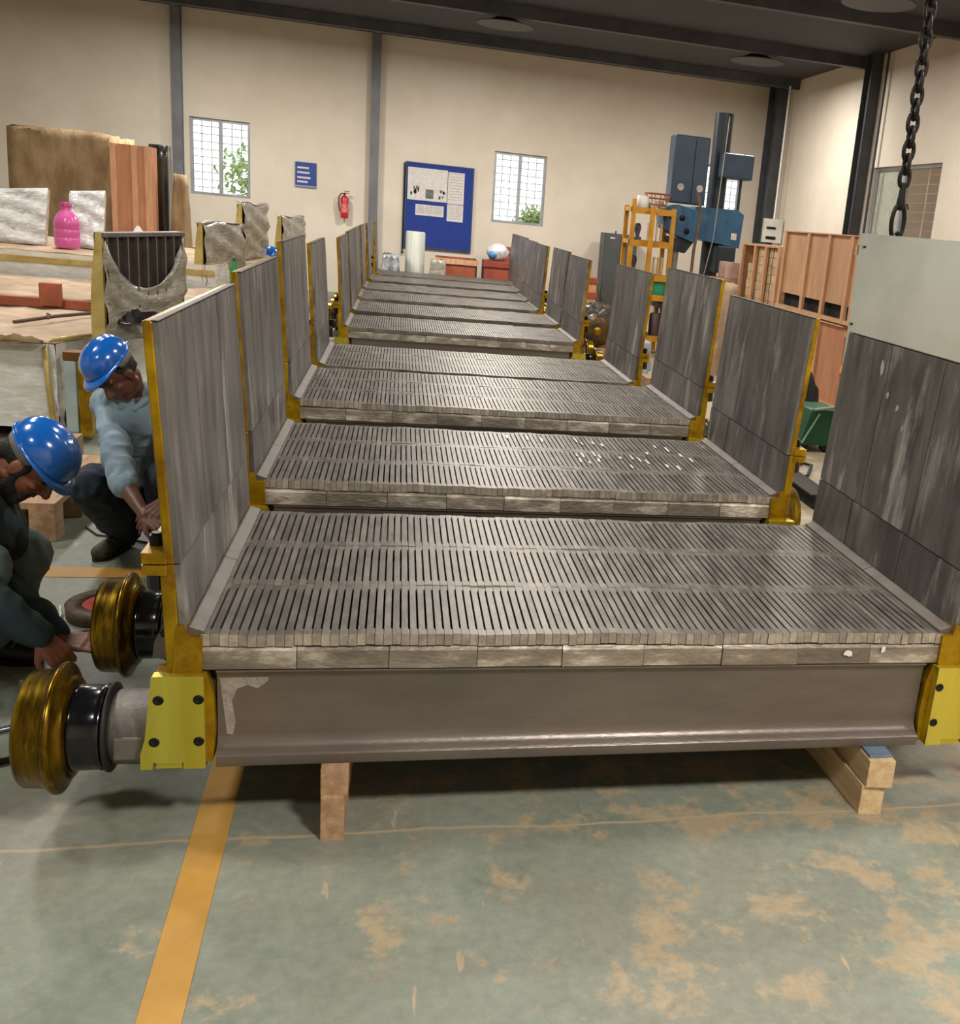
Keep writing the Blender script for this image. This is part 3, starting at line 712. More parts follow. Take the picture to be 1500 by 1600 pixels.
MB().lathe([(0, .115), (.03, .112), (.08, .09), (.115, .05), (.125, .0)], 20).build('helmet_shell', M_blue, t)
MB().lathe([(0, .13), (.008, .13), (.012, .113)], 20).build('helmet_brim', M_blue, t)
a = atz(22, 502, .66); b = atz(146, 489, .66)
t = MB().tube([(a.x, a.y, .655), ((a.x+b.x)/2, (a.y+b.y)/2, .665), (b.x, b.y, .66)], .013, 6).tube([((a.x*.55+b.x*.45), (a.y*.55+b.y*.45)-.08, .655), ((a.x*.62+b.x*.38), (a.y*.62+b.y*.38)+.02, .69), ((a.x*.65+b.x*.35), (a.y*.65+b.y*.35)+.16, .66)], .006, 5).build('iron_rod', mat('rusty_iron', H('5e4334'), H('47332a'), 10, .7))
tag(t, 'rusty rod with a wire knot lying on the papered wrapped car', 'rod')
p = atz(28, 530, .65)
def rag(cx, cy, cz, w_, d_, h_, seed, n=10):
    rg = random.Random(seed); W_ = [[rg.uniform(-1, 1) for _ in range(n+1)] for _ in range(n+1)]
    def f(a, b):
        i, j = int(round(a*n)), int(round(b*n)); e = math.sin(PI*a)*math.sin(PI*b)
        return (cx+(a-.5)*w_*(1+.12*W_[j][i]), cy+(b-.5)*d_*(1+.12*W_[i][j]), cz+h_*e**.6*(.6+.4*W_[j][i]) + .002)
    return MB().grid(f, n, n)
t = rag(p.x-.03, p.y, .64, .30, .13, .045, 4).build('dirty_rag', mat('rag_brown', H('7d6538'), H('5b4826'), 9, .85, bump=.5), solid=.005); tag(t, 'dirty brown rag on the front edge of the wrapped car', 'rag')
p = atz(225, 525, .66)
t = rag(p.x, p.y, .745, .35, .3, .10, 8).build('black_plastic_scrap', mat('black_film', H('2a2826'), H('151413'), 6, .3, coat=.4), solid=.004)
tag(t, 'crumpled black plastic scrap behind the left sidewall of the nearest car', 'scrap')
# kraft bundle, wrapped panels, crate, black roll, cloth at the rear left
def draped(name, label, cat, u0, u1, v0, v1, Y, depth, m_, seed, z1=None, amp=.05, taper=0.0, base=0.0):
    a = at(u0, v1, Y); b = at(u1, v1, Y); zt = z1 or at((u0+u1)/2, v0, Y).z
    t = thing(name, label, cat, ((a.x+b.x)/2, Y+depth/2, base)); hw = (b.x-a.x)/2; rg = random.Random(seed); n, m = 32, 12
    W_ = [[rg.uniform(-amp, amp) for _ in range(n)] for _ in range(m+1)]
    vs = []
    for j in range(m+1):
        for i in range(n):
            q = 2*PI*i/n; k = 1-taper*(j/m)
            cx = max(-1, min(1, 1.35*math.cos(q)))*hw*k; cy = max(-1, min(1, 1.35*math.sin(q)))*depth/2*k
            fold = amp*math.sin(q*7+seed+j*.3)*(1-.4*j/m)
            vs.append((cx*(1+(W_[j][i]*.3+fold*.5)/hw*.4), cy+W_[j][i]*.4+fold*math.copysign(1, cy)*.5, (zt-base)*j/m+(W_[j][i]*.4 if j else 0)))
    fs = [[j*n+i, j*n+(i+1) % n, (j+1)*n+(i+1) % n, (j+1)*n+i] for j in range(m) for i in range(n)]
    mb = MB().add(vs, fs, True); mb.add(vs, [list(range(m*n, m*n+n))], True)
    mb.build('draped_cover', m_, t, weld=True)
    return t
draped('paper_bundle', 'large bundle draped in brown kraft paper at the rear left', 'bundle', 18, 182, 230, 390, 12.4, 1.3, M_sack, 3, 2.15, .07)
def leaning(name, label, cat, u0, u1, v0, v1, Y, m_, seed, th=.10):
    a = at(u0, v1, Y); b = at(u1, v1, Y); c = at(u0, v0, Y); d = at(u1, v0, Y)
    t = thing(name, label, cat, ((a.x+b.x)/2, Y, 0)); ox = (a.x+b.x)/2; rg = random.Random(seed)
    W_ = [[rg.uniform(-.01, .01) for _ in range(15)] for _ in range(15)]
    def f(p, q):
        i, j = int(round(p*14)), int(round(q*14)); x = (a.x+(b.x-a.x)*p)*(1-q)+(c.x+(d.x-c.x)*p)*q
        return (x-ox, W_[j][i]+.012*math.sin(20*q+6*p)+.1*q, (c.z+(d.z-c.z)*p-.915)*q+.915)
    MB().grid(f, 14, 14).build('stretch_film', m_, t, solid=.01)
    MB().add([(a.x-ox+.02, .03, .92), (b.x-ox-.02, .03, .92), (b.x-ox-.02, .03+th, .905), (a.x-ox+.02, .03+th, .905), (c.x-ox+.02, .13, c.z-.02), (d.x-ox-.02, .13, d.z-.02), (d.x-ox-.02, .13+th, d.z-.02), (c.x-ox+.02, .13+th, c.z-.02)],
             [(0, 3, 2, 1), (4, 5, 6, 7), (0, 1, 5, 4), (1, 2, 6, 5), (2, 3, 7, 6), (3, 0, 4, 7)]).build('panel_core', M_wrapt, t)
    return t
M_wrapww = wrapmat('bright_stretch_film', H('dedfde'), H('b9bab8'), c3=H('f2f4f6'))
leaning('wrapped_pack', 'white film-wrapped panel standing at the far left edge', 'panel', -18, 70, 294, 372, 9.15, M_wrapww, 2)
leaning('wrapped_pack', 'white film-wrapped panel standing behind the pink bottle', 'panel', 104, 160, 298, 362, 9.25, M_wrapww, 4)
a = at(176, 345, 12.0); b = at(238, 345, 12.0)
t = thing('plywood_crate', 'orange plywood crate standing between the kraft bundle and the black roll', 'crate', (a.x, 12.0, 0))
wd = b.x-a.x
MB().box(0, wd, .02, .36, 0, 2.05).build('crate_panel', M_ply2, t)
for x in (.0, wd*.52, wd-.07): MB().box(x, x+.07, -.01, .02, 0, 2.05).build('batten', M_batten, t)
draped('black_roll', 'tall black film-wrapped roll standing before the grey column', 'roll', 236, 264, 230, 370, 12.6, .35, mat('black_film', H('2a2826'), H('151413'), 6, .3), 8, 2.1, .02)
draped('cloth_bundle', 'tapering bundle in brown cloth to the right of the black roll', 'bundle', 258, 297, 279, 370, 12.2, .5, M_sack, 12, 1.75, .03, .55)
# back wall furniture
a = at(632, 385, 16.95); b = at(733, 388, 16.95)
nb = thing('notice_board', 'blue notice board with pinned papers on the back wall', 'board', (a.x, 16.985, .935))
bw_, bh_ = 1.17, 1.45
MB().box(0, bw_, -.03, 0, 0, bh_).build('felt_panel', mat('blue_felt', H('1d3a8c'), H('182f78'), 30, .85), nb)
fm = MB().box(-.02, bw_+.02, -.04, 0, -.02, 0).box(-.02, bw_+.02, -.04, 0, bh_, bh_+.02).box(-.02, 0, -.04, 0, 0, bh_).box(bw_, bw_+.02, -.04, 0, 0, bh_)
fm.build('board_frame', mat('board_frame', H('3b4a78'), H('2b3450'), 3, .5), nb)
MB().box(-.05, -.028, -.04, -.01, -.12, bh_).cyl((-.039, -.025, -.14), (-.039, -.025, -.11), .02, n=8).build('hanging_rod', M_bolt, nb)
M_pap = mat('pinned_paper', H('d6d2cc'), H('c4bfb8'), 25, .8)
M_print = mat('printed_ink', H('6f6f6a'), H('55554f'), 30, .8)
def sheet(x0, x1, z0, z1, n_=0, cols=1):
    o = MB().box(x0, x1, -.034, -.031, z0, z1).build('paper_sheet', M_pap, nb)
    if n_:
        mb = MB()
        for i in range(n_):
            z = z1-.03-(z1-z0-.05)*i/n_
            for c in range(cols):
                xa = x0+.02+(x1-x0-.03)*c/cols; xb = x0+(x1-x0-.03)*(c+1)/cols
                mb.box(xa, xb, -.0345, -.0338, z, z+.005)
        mb.build('print_lines', M_print, o)
    return o
sheet(.02, .72, .82, 1.38)                                   # illustrated sheet
ill = nb.children[-1] if False else None
mb = MB(); rg = random.Random(2)
for cx, cz, q in ((.15, .98, 14), (.62, .94, 8)):
    for i in range(q):
        x = cx+rg.uniform(-.07, .07); z = cz+rg.uniform(-.05, .07); mb.box(x-.012, x+.012, -.0352, -.0338, z-.03, z+.02)
mb.build('printed_sketch', M_print, nb)
MB().box(.34, .48, -.0352, -.0338, .86, 1.02).build('printed_picture', mat('print_green', H('6d7a6b'), H('50594e'), 20, .8), nb)
sheet(.17, .67, .56, .75, 6, 3)
sheet(.73, 1.02, .50, .80, 7, 2); sheet(.73, 1.02, .81, 1.36, 10, 1)
# small blue sign with white lettering
a = at(461, 291, 16.95); b = at(494, 293, 16.95)
sg = thing('wall_sign', 'small blue sign with white lettering high on the back wall', 'sign', (a.x, 16.985, a.z))
sw_ = b.x-a.x
MB().box(0, sw_, -.015, 0, 0, .42).build('sign_plate', mat('sign_blue', H('26438f'), H('20397d'), 5, .4), sg, bevel=.003)
MB().box(0, sw_, -.0165, -.0145, .0, .03).build('sign_border', mat('sign_grey', H('8d99b5'), H('7c88a4'), 5, .4), sg)
rg = random.Random(9)
for z, q in ((.075, 7), (.145, 9), (.23, 8), (.31, 8)):
    x = .035; mb = MB()
    for i in range(q):
        w_ = rg.uniform(.014, .024); mb.box(x, x+w_, -.017, -.0145, z, z+.032); x += w_+.007
    o = mb.build('lettering_line', M_white, sg); o['kind'] = 'stuff'
# fire extinguisher
a = at(538, 340, 16.9)
fe = thing('fire_extinguisher', 'red fire extinguisher hanging on the back wall left of the column', 'extinguisher', (a.x, 16.88, a.z-.01))
MB().lathe([(0, .055), (.012, .068), (.05, .07), (.33, .07), (.37, .05), (.39, .025), (.40, .022)], 20).build('cylinder_body', mat('extinguisher_red', H('c02b2f'), H('a92228'), 3, .25, coat=.4), fe)
MB().lathe([(.10, .0705), (.105, .0712), (.24, .0712), (.245, .0705)], 20).build('body_label', mat('extinguisher_label', H('e08a8a'), H('c23a3d'), 25, .5), fe)
MB().cyl((0, 0, .395), (0, 0, .43), .018, n=10).box(-.01, .07, -.01, .01, .425, .437).box(-.01, .08, -.008, .008, .455, .466).build('valve_lever', M_bolt, fe)
MB().tube([(-.01, 0, .42), (-.06, -.01, .42), (-.095, -.01, .36), (-.10, -.01, .25), (-.08, -.01, .14), (-.07, -.01, .10)], .010, 8).build('hose', M_rubber, fe)
MB().box(-.03, .03, .07, .12, .25, .30).build('wall_bracket', M_bolt, fe)
# dark cabinet
a = at(937, 470, 16.3); b = at(937, 361, 16.3); c = at(987, 367, 16.3)
cb = thing('steel_cabinet', 'dark grey steel cabinet against the back wall beside the yellow rack', 'cabinet', (a.x, 16.3, 0))
cw = .62; ch = b.z-.02; M_cab = mat('cabinet_grey', H('4a4d4d'), H('404343'), 3, .45)
MB().box(0, cw, .02, .45, 0, ch).build('cabinet_body', M_cab, cb, bevel=.006)
for i in range(2): d_ = MB().box(.01+i*(cw/2-.005), .01+i*(cw/2-.005)+cw/2-.012, 0, .018, .06, ch-.03).build('cabinet_door', M_cab, cb, bevel=.003)
MB().box(.10, .19, -.003, 0, ch-.09, ch-.07).build('name_plate', M_white, cb)
MB().cyl((cw*.35, .1, ch), (cw*.35, .1, ch+.05), .012, n=8).build('lifting_eye', M_bolt, cb)
# plastic roll, crumpled clear film, timber-framed crate, red crates, plastic bag
M_roll = mat('white_foam_roll', H('c9cbc0'), H('b0b3a6'), 3, .5, stretch=(5, 5, .3))
a = at(632, 425, 15.85); b = at(663, 425, 15.85)
t = thing('foam_roll', 'tall roll of white foam sheet standing before the blue notice board', 'roll', ((a.x+b.x)/2, 15.95, 0))
MB().lathe([(0, .165), (1.20, .165), (1.225, .15), (1.225, .06), (1.20, .05)], 24).build('rolled_sheet', M_roll, t)
t = draped('clear_film_heap', 'crumpled heap of clear plastic film left of the foam roll', 'film heap', 590, 628, 397, 430, 15.75, .35, wrapmat('clear_film', H('a9aeac'), H('83898a'), 9, (1, 1, 1), H('dfe5e8')), 14, .80, .07, .35)
def crate(name, label, u0, u1, v0, Y, dep, m1, m2, group=None, open_top=False, boards=3):
    a = at(u0, v0, Y); b = at(u1, v0, Y); z1 = (a.z+b.z)/2; w_ = b.x-a.x
    t = thing(name, label, 'crate', (a.x, Y, 0), 0, group)
    if open_top:
        mb = MB().box(0, w_, 0, .02, .1, z1-.1).box(0, w_, dep-.02, dep, .1, z1).box(0, .02, 0, dep, .1, z1).box(w_-.02, w_, 0, dep, .1, z1).box(0, w_, 0, dep, .1, .12)
    else: mb = MB().box(0, w_, 0, dep, 0, z1)
    mb.build('crate_body', m1, t)
    for i in range(boards):
        z = .1+(z1-.2)*i/max(1, boards-1); MB().box(-.02, w_+.02, -.025, 0, z, z+.09).build('batten', m2, t)
    return t
crate('timber_crate', 'low open reddish crate holding film-wrapped goods below the notice board', 682, 746, 404, 15.7, .6, M_redwood, M_batten, open_top=True)
rag(0, 0, 0, .1, .1, .1, 22).build
t = draped('wrapped_parcel', 'grey film-wrapped parcel leaning on the open reddish crate', 'parcel', 668, 700, 405, 432, 15.42, .22, M_wrapg, 15, .80, .04, .3)
M_red = mat('red_crate', H('9c4630'), H('83382a'), 4, .6)
crate('red_crate', 'red crate beneath the plastic bag at the back wall', 757, 803, 409, 15.6, .6, M_red, M_red, 'red crates at the back wall')
a = at(768, 384, 16.4); b = at(800, 384, 16.4)
t = thing('red_crate', 'taller red crate behind the plastic bag at the back wall', 'crate', (a.x, 16.35, 0), 0, 'red crates at the back wall')
MB().box(0, b.x-a.x, 0, .4, 0, a.z).build('crate_body', M_red, t)
for z in (.15, a.z-.12): MB().box(-.02, b.x-a.x+.02, -.025, 0, z, z+.09).build('batten', M_red, t)
a = at(778, 400, 15.8)
def blob(n_, cx, cy, cz, rx, ry, rz_, amp, seed, nu=22, nv=14):
    rg = random.Random(seed); W_ = [[rg.uniform(-amp, amp) for _ in range(nu)] for _ in range(nv+1)]; mb = MB(); vs = []
    for j in range(nv+1):
        for i in range(nu):
            th = PI*j/nv; ph = 2*PI*i/nu; k = 1+W_[j][i]*math.sin(th)
            vs.append((cx+rx*k*math.sin(th)*math.cos(ph), cy+ry*k*math.sin(th)*math.sin(ph), cz-rz_*math.cos(th)*k))
    mb.add(vs, [[j*nu+i, j*nu+(i+1) % nu, (j+1)*nu+(i+1) % nu, (j+1)*nu+i] for j in range(nv) for i in range(nu)], True); return mb
zb_ = at(778, 409, 15.6).z
t = thing('plastic_bag', 'stuffed white plastic bag with blue print on the red crate', 'bag', (a.x, 15.85, zb_))
blob('', 0, 0, .15, .19, .16, .15, .12, 3).build('bag_body', mat('bag_white', H('d7d9da'), H('b7b9bb'), 9, .35, bump=.6, bscale=20, c3=H('d98a78'), c3at=.72, c3w=.02, c3scale=9), t)
blob('', -.085, -.075, .10, .085, .08, .075, .1, 5).build('blue_bundle', mat('bag_blue', H('3c7fb8'), H('2d6aa0'), 12, .4), t)
a = at(915, 433, 15.6); b = at(932, 433, 15.6)
crate('red_crate', 'red crate at the back wall beside the dark cabinet', 905, 933, 433, 15.8, .5, M_ply2, M_red, 'red crates at the back wall')
# yellow rack
a = at(985, 470, 11); b = at(1047, 470, 11); zt = at(985, 322, 11).z
rk = thing('yellow_rack', 'yellow steel rack of tools left of the blue drilling machine', 'rack', (3.40, 11.0, 0))
M_rack = mat('rack_yellow', H('c98f1c'), H('ac7512'), 5, .45); rw, rd_ = .55, .45
for x, y in ((0, 0), (.235, -.12), (rw, 0), (0, rd_), (rw, rd_)): MB().box(x, x+.055, y, y+.055, 0, zt+(.10 if (x, y) == (0, 0) else .02)).build('rack_post', M_rack, rk)
for z in (.25, .80, 1.06-.0, 1.50, zt-.0):
    MB().box(0, rw+.055, -.005, .03, z-.08, z).box(0, rw+.05, rd_, rd_+.03, z-.055, z).box(0, .03, 0, rd_, z-.055, z).box(rw, rw+.03, 0, rd_, z-.055, z).build('shelf_rail', M_rack, rk)
    MB().box(.02, rw+.01, .02, rd_+.01, z-.02, z-.005).build('shelf_board', M_steel_dark, rk)
M_pale = mat('pale_wood_handle', H('d8c3a0'), H('c2aa84'), 6, .6); M_tin = mat('steel_tin', H('b9b6b0'), H('96938d'), 6, .4, metal=.5)
t = thing('paint_tin', 'white paint tin on the top of the yellow rack', 'tin', (3.40+.17, 11.15, zt-.004))
MB().lathe([(0, .075), (.005, .08), (.15, .08), (.155, .075)], 20).build('tin_body', M_white, t)
t = thing('wire_basket', 'round reddish wire basket on the top of the yellow rack', 'basket', (3.40+.38, 11.2, zt-.004))
for z, r in ((.20, .18), (.06, .12), (.14, .15)):
    MB().tube([(r*math.cos(q*PI/8), r*math.sin(q*PI/8), z) for q in range(17)], .008, 6).build('basket_ring', M_redwood, t)
for q in range(8):
    MB().tube([(.10*math.cos(q*PI/4), .10*math.sin(q*PI/4), .0), (.18*math.cos(q*PI/4), .18*math.sin(q*PI/4), .20)], .006, 5).build('basket_wire', M_redwood, t)
rag(0, 0, .02, .2, .2, .12, 3).build('basket_rags', M_wrapt, t, solid=.004)
k = 0
for zsh, row in ((1.065-.0, 5), (1.505, 4)):
    for i in range(row):
        x = 3.40+.27+i*.058
        t = MB().cyl((x, 11.12, zsh-.004), (x, 11.12, zsh+.20+.02*(i % 2)), .014, n=8).cyl((x, 11.12, zsh+.20), (x, 11.12, zsh+.23), .018, n=8).build('tool_handle', M_pale)
        tag(t, '%s pale upright handle on the %s shelf of the yellow rack' % (['leftmost', 'second', 'third', 'fourth', 'rightmost'][i if i < row-1 else 4], 'middle' if zsh < 1.2 else 'upper'), 'tool', 'pale handles on the %s shelf' % ('middle' if zsh < 1.2 else 'upper'))
for (dx, z, h, lab, cm) in ((.12, 1.06, .24, 'dark spindle head on the middle shelf of the yellow rack', M_steel_dark), (.14, 1.50, .22, 'dark bent tool on the upper shelf of the yellow rack', M_steel_dark)):
    t = MB().lathe([(0, .06), (.04, .06), (.05, .03), (h*.6, .045), (h*.8, .05), (h, .03)], 14).build('spindle_tool', cm); t.location = (3.40+dx, 11.2, z-.004); tag(t, lab, 'tool')
t = MB().box(3.70, 3.98, 11.03, 11.40, .797, .98).build('green_bin', mat('green_bin', H('1f8f62'), H('15704c'), 5, .4), bevel=.01); tag(t, 'green plastic bin on the lower shelf of the yellow rack', 'bin')
t = MB().lathe([(0, .09), (.25, .09), (.27, .07), (.3, .07)], 18).build('black_drum', M_black); t.location = (3.68, 11.1, .252); tag(t, 'black drum on the bottom shelf of the yellow rack', 'drum')
t = MB().lathe([(0, .08), (.28, .08), (.30, .06)], 18).build('brown_drum', mat('drum_brown', H('4a3633'), H('3a2a28'), 5, .5)); t.location = (3.88, 11.12, .252); tag(t, 'dark brown drum on the bottom shelf of the yellow rack', 'drum')
# blue radial drilling machine
DX = at(1118, 330, 11.6)
M_mblue = mat('machine_blue', H('2f6284'), H('26506e'), 4, .4); M_mdark = mat('machine_dark', H('25303a'), H('1c252d'), 4, .45)
dm = thing('drilling_machine', 'large blue radial drilling machine behind the right pallet walls', 'machine', (DX.x, 11.6, 0))
def dl(u, v, y=11.6): p = at(u, v, y); return (p.x-DX.x, y-11.6, p.z)
p1 = dl(1096, 324); p2 = dl(1148, 381)
MB().box(-.25, .45, -.1, .7, 0, .18).build('machine_base', M_mdark, dm, bevel=.02)
MB().cyl((.06, .25, .18), (.06, .25, 3.3), .13, n=24).build('machine_column', M_mdark, dm)
MB().prism([(p1[0]-.14, p2[2]+.03), (p2[0]+.02, p2[2]-.06), (p2[0]+.04, p1[2]-.05), (p2[0]-.06, p1[2]+.01), (p1[0]-.10, p1[2])], -.15, .5, 'y').build('radial_arm', M_mblue, dm, bevel=.02)
q1 = dl(1035, 322, 11.3); q2 = dl(1085, 374, 11.3)
hd = MB().prism([(q1[0], q1[2]-.06), (q1[0]+.03, q1[2]-.25), (q1[0]+.12, q2[2]+.06), (q2[0]+.0, q2[2]-.05), (q2[0]+.02, q1[2]-.02), (q1[0]+.22, q1[2]+.04), (q1[0]+.06, q1[2])], -.35, .05, 'y').build('drill_head', M_mblue, dm, bevel=.02)
for dx, dz in ((.13, -.12), (.28, -.13), (.36, -.30)):
    MB().lathe([(-.36, .0), (-.362, .034), (-.356, .04), (-.34, .04)], 16, Matrix.Translation((q1[0]+dx, 0, q1[2]+dz)), 'y').build('head_port', M_bolt, hd)
r1 = dl(1050, 279, 11.3); r2 = dl(1101, 318, 11.3)
uh = MB().box(r1[0], r2[0], -.3, .0, r2[2]-.03, r2[2]+.85).build('gear_housing', mat('machine_blue_dark', H('2b4257'), H('233648'), 4, .4), dm, bevel=.02)
MB().box(r1[0]+(r2[0]-r1[0])*.58, r1[0]+(r2[0]-r1[0])*.60, -.305, -.29, r2[2], r2[2]+.8).build('housing_seam', M_bolt, uh)
for dx in (.13, .40): MB().lathe([(-.305, .03), (-.315, .045), (-.30, .05)], 14, Matrix.Translation((r1[0]+dx, 0, r2[2]+.18)), 'y').build('inspection_ring', M_tin, uh)
MB().prism([(q2[0]-.42, q2[2]+.02), (q2[0]-.30, q2[2]-.16), (q2[0]-.12, q2[2]-.20), (q2[0], q2[2]-.03)], -.3, .0, 'y').build('spindle_guard', M_mdark, dm, bevel=.01)
MB().cyl((q2[0]-.22, -.15, q2[2]-.15), (q2[0]-.22, -.15, q2[2]-.45), .05, n=14).cyl((q2[0]-.22, -.15, q2[2]-.45), (q2[0]-.22, -.15, q2[2]-.62), .025, n=12).build('spindle', M_tin, dm)
MB().box(p2[0]-.30, p2[0]-.02, -.16, .4, p2[2]-.42, p2[2]-.04).build('motor_box', M_mdark, dm, bevel=.02)
MB().box(p2[0]-.12, p2[0]-.04, -.165, -.155, p2[2]+.05, p2[2]+.14).build('data_plate', M_pap, dm)
MB().box(p2[0]-.32, p2[0]+.12, -.1, .3, p1[2]+.42, p1[2]+.75).build('elevating_motor', mat('machine_blue_dark', H('2b4257'), H('233648'), 4, .4), dm, bevel=.02)
MB().cyl((p2[0]+.02, .1, p1[2]), (p2[0]+.02, .1, p1[2]+.42), .02, n=8).build('lead_screw', M_mdark, dm)
MB().tube([(-.05, -.36, 3.2), (-.08, -.36, 2.2), (-.10, -.36, 1.6), (-.20, -.36, 1.0)], .008, 6).build('cable', M_tin, dm)
MB().tube([dl(1090, 300, 11.0), dl(1096, 330, 11.0), dl(1084, 390, 11.0), dl(1080, 425, 11.0)], .022, 8).build('feed_lever', mat('rope_brown', H('6d5a4a'), H('57483a'), 6, .8), dm)
t = thing('work_table', 'cluttered steel work table below the drilling spindle', 'table', (DX.x-.47, 11.35, 0))
MB().box(-.35, .35, -.25, .25, .62, .70).build('table_top', M_steel_dark, t, bevel=.005)
for x in (-.3, .26):
    for y in (-.2, .16): MB().box(x, x+.04, y, y+.04, 0, .62).build('leg', M_steel_dark, t)
for i, (x, h, r, mm, lab) in enumerate(((-.24, .32, .05, M_brownsteel, 'brown flanged casting standing left on the cluttered drill table'), (-.08, .26, .06, M_tin, 'bright turned ring stack in the middle of the drill table'), (.08, .36, .045, M_yellow, 'yellow passivated sleeve on the drill table'), (.23, .24, .055, M_bolt, 'black bushing at the right of the drill table'))):
    o = MB().lathe([(0, r), (.03, r), (.035, r*.7), (h*.5, r*.6), (h*.55, r*.9), (h*.9, r*.8), (h, r*.4)], 16).build('machined_part', mm); o.location = (DX.x-.47+x, 11.3, .701); tag(o, lab, 'part')
# right wall: switch box and conduit, cables
t = thing('switch_box', 'white electrical switch box on the right wall by the dark column', 'switch box', (6.98, 15.55, 1.62))
MB().box(-.12, .24, 0, .1, 0, .42).build('box_body', mat('switch_white', H('c9c6bd'), H('b3b0a6'), 4, .5), t, bevel=.005)
MB().box(-.07, .10, -.012, 0, .24, .28).box(-.07, .12, -.012, 0, .06, .11).build('switch_row', M_bolt, t)
MB().tube([(.0, .05, 0), (-.03, .05, -.12), (.05, .04, -.2), (.02, .04, -.4)], .012, 6).tube([(.05, .05, 0), (.06, .05, -.15), (-.05, .04, -.25)], .012, 6).build('cable', M_rubber, t)
MB().cyl((7.05-6.98, .05, .42), (7.05-6.98, .05, 2.7), .018, n=8).build('conduit', M_white, t)
# crates on the right
X4 = 4.6
def ycrate(name, label, x, ya, yb, z0, z1, m1, bats, m2=M_batten, low_open=False, group=None, dep=.9):
    t = thing(name, label, 'crate', (x, ya, z0), 0, group); H_ = z1-z0; W_ = yb-ya
    zz = .17 if low_open else 0
    if low_open:
        MB().box(.03, dep, .03, W_, 0, .03).build('crate_floor', m1, t)
        MB().box(.09, dep-.01, .02, W_-.01, .03, zz).build('slot_shade', M_hole, t)  # near-black filler box: shade inside the foot slots, put in as colour
    MB().box(.03, dep, .0, W_, zz, H_-.01).build('crate_panel', m1, t)
    for q in bats:
        y = q*W_; MB().box(0, .03, max(0, y-.035), min(W_, y+.035), 0, H_).build('batten', m2, t)
    MB().box(-.01, .035, 0, W_, -.0, .04).build('bottom_rail', m2, t)
    MB().box(-.005, dep, 0, W_, H_-.012, H_).build('top_board', m2, t)
    for q in (.03, .5, .97): MB().box(.03, dep, -.028 if q > 2 else -.028, -.001, q*(H_-.08), q*(H_-.08)+.07).build('front_board', m2, t)
    return t
ycrate('plywood_crate', 'tall plywood crate with upright battens and dark slots along its foot', X4, 6.42, 8.45, .95, 1.785, M_ply, (.015, .10, .37, .64, .975), low_open=True)
ycrate('plywood_crate', 'orange plywood crate under the tall battened one', X4, 6.55, 8.3, .12, .935, M_ply2, (.35, .98), group=None)
t = MB().box(X4+.05, X4+.8, 6.6, 8.2, 0, .118).build('crate_dunnage', M_hole); tag(t, 'dark dunnage under the orange plywood crate', 'timber')
# green paint smear on the tall crate is a mark of its own
p = [(X4+.029, 8.0+dy, .95+dz) for dy, dz in ((.10, .70), (.16, .60), (.14, .35), (.05, .20), (-.12, .18), (-.15, .32), (-.02, .45), (.02, .66))]
t = None
# slatted crate with blocks, and cardboard boxes
sc = thing('slatted_crate', 'slatted timber crate packed with paper-wrapped blocks by the right wall', 'crate', (4.75, 8.95, .80))
SW, SH = 1.40, .78
MB().box(.04, .8, 0, SW, 0, .05).build('crate_floor', M_ply, sc)
MB().box(.0, .8, 0, SW, SH, SH+.025).build('top_board', M_batten, sc)
for q in (.01, .33, .62, .97): MB().box(0, .035, q*SW-.03, q*SW+.03, -.02, SH).build('slat', M_batten, sc)
MB().box(.035, .8, SW-.02, SW, 0, SH).build('end_board', M_ply, sc)
blk = MB().box(0, .3, 0, .26, 0, .098).mesh('wrapped_block'); blk.materials.append(mat('block_paper', H('c9b08c'), H('a88e6a'), 8, .8, rnd=.12))
for r in range(7):
    for c in range(4):
        if c == 3 and r > 4: continue
        kid(blk, 'wrapped_block', None, sc, (.05, .02+c*.30+(.01*r % .03), .052+r*.102))
t = MB().box(4.75, 5.5, 9.0, 10.3, 0, .779).build('crate_stand', M_ply2); tag(t, 'plywood box carrying the slatted crate', 'crate')
for i, (u, v, z0, w_, lab) in enumerate([(1120, 470, .0, .55, 'lower left cardboard box beside the slatted crate'), (1150, 470, .0, .5, 'lower right cardboard box touching the slatted crate')]):
    p = at(u, 470, 10.4); t = thing('cardboard_box', lab, 'box', (at(1120, 470, 10.4).x+.37*i, 10.45, 0), 0, 'cardboard boxes by the right wall')
    hgt = at(1140, 436, 10.4).z
    MB().box(0, .36, 0, .4, 0, hgt).build('box_body', mat('cardboard', H('c79a70'), H('b3865c'), 3, .8, rnd=.08), t, bevel=.004)
    MB().box(.15, .20, -.002, .4, hgt, hgt+.002).build('tape', M_pap, t)
p = at(1128, 436, 10.6); hgt2 = at(1140, 410, 10.6).z
t = thing('cardboard_box', 'pinkish box on top of the two cardboard boxes by the slatted crate', 'box', (p.x, 10.5, at(1140, 436, 10.4).z+.003), 0, 'cardboard boxes by the right wall')
MB().box(0, .34, 0, .3, 0, hgt2-at(1140, 436, 10.4).z).build('box_body', mat('pale_box', H('c9ada0'), H('b59a8c'), 6, .8), t, bevel=.004)
p = at(1108, 440, 9.6)
t = draped('paper_bundle', 'torn brown paper bundle right of the yellow pallet post', 'bundle', 1118, 1158, 445, 470, 9.3, .5, M_paper, 33, at(1135, 443, 9.3).z, .03, .2)
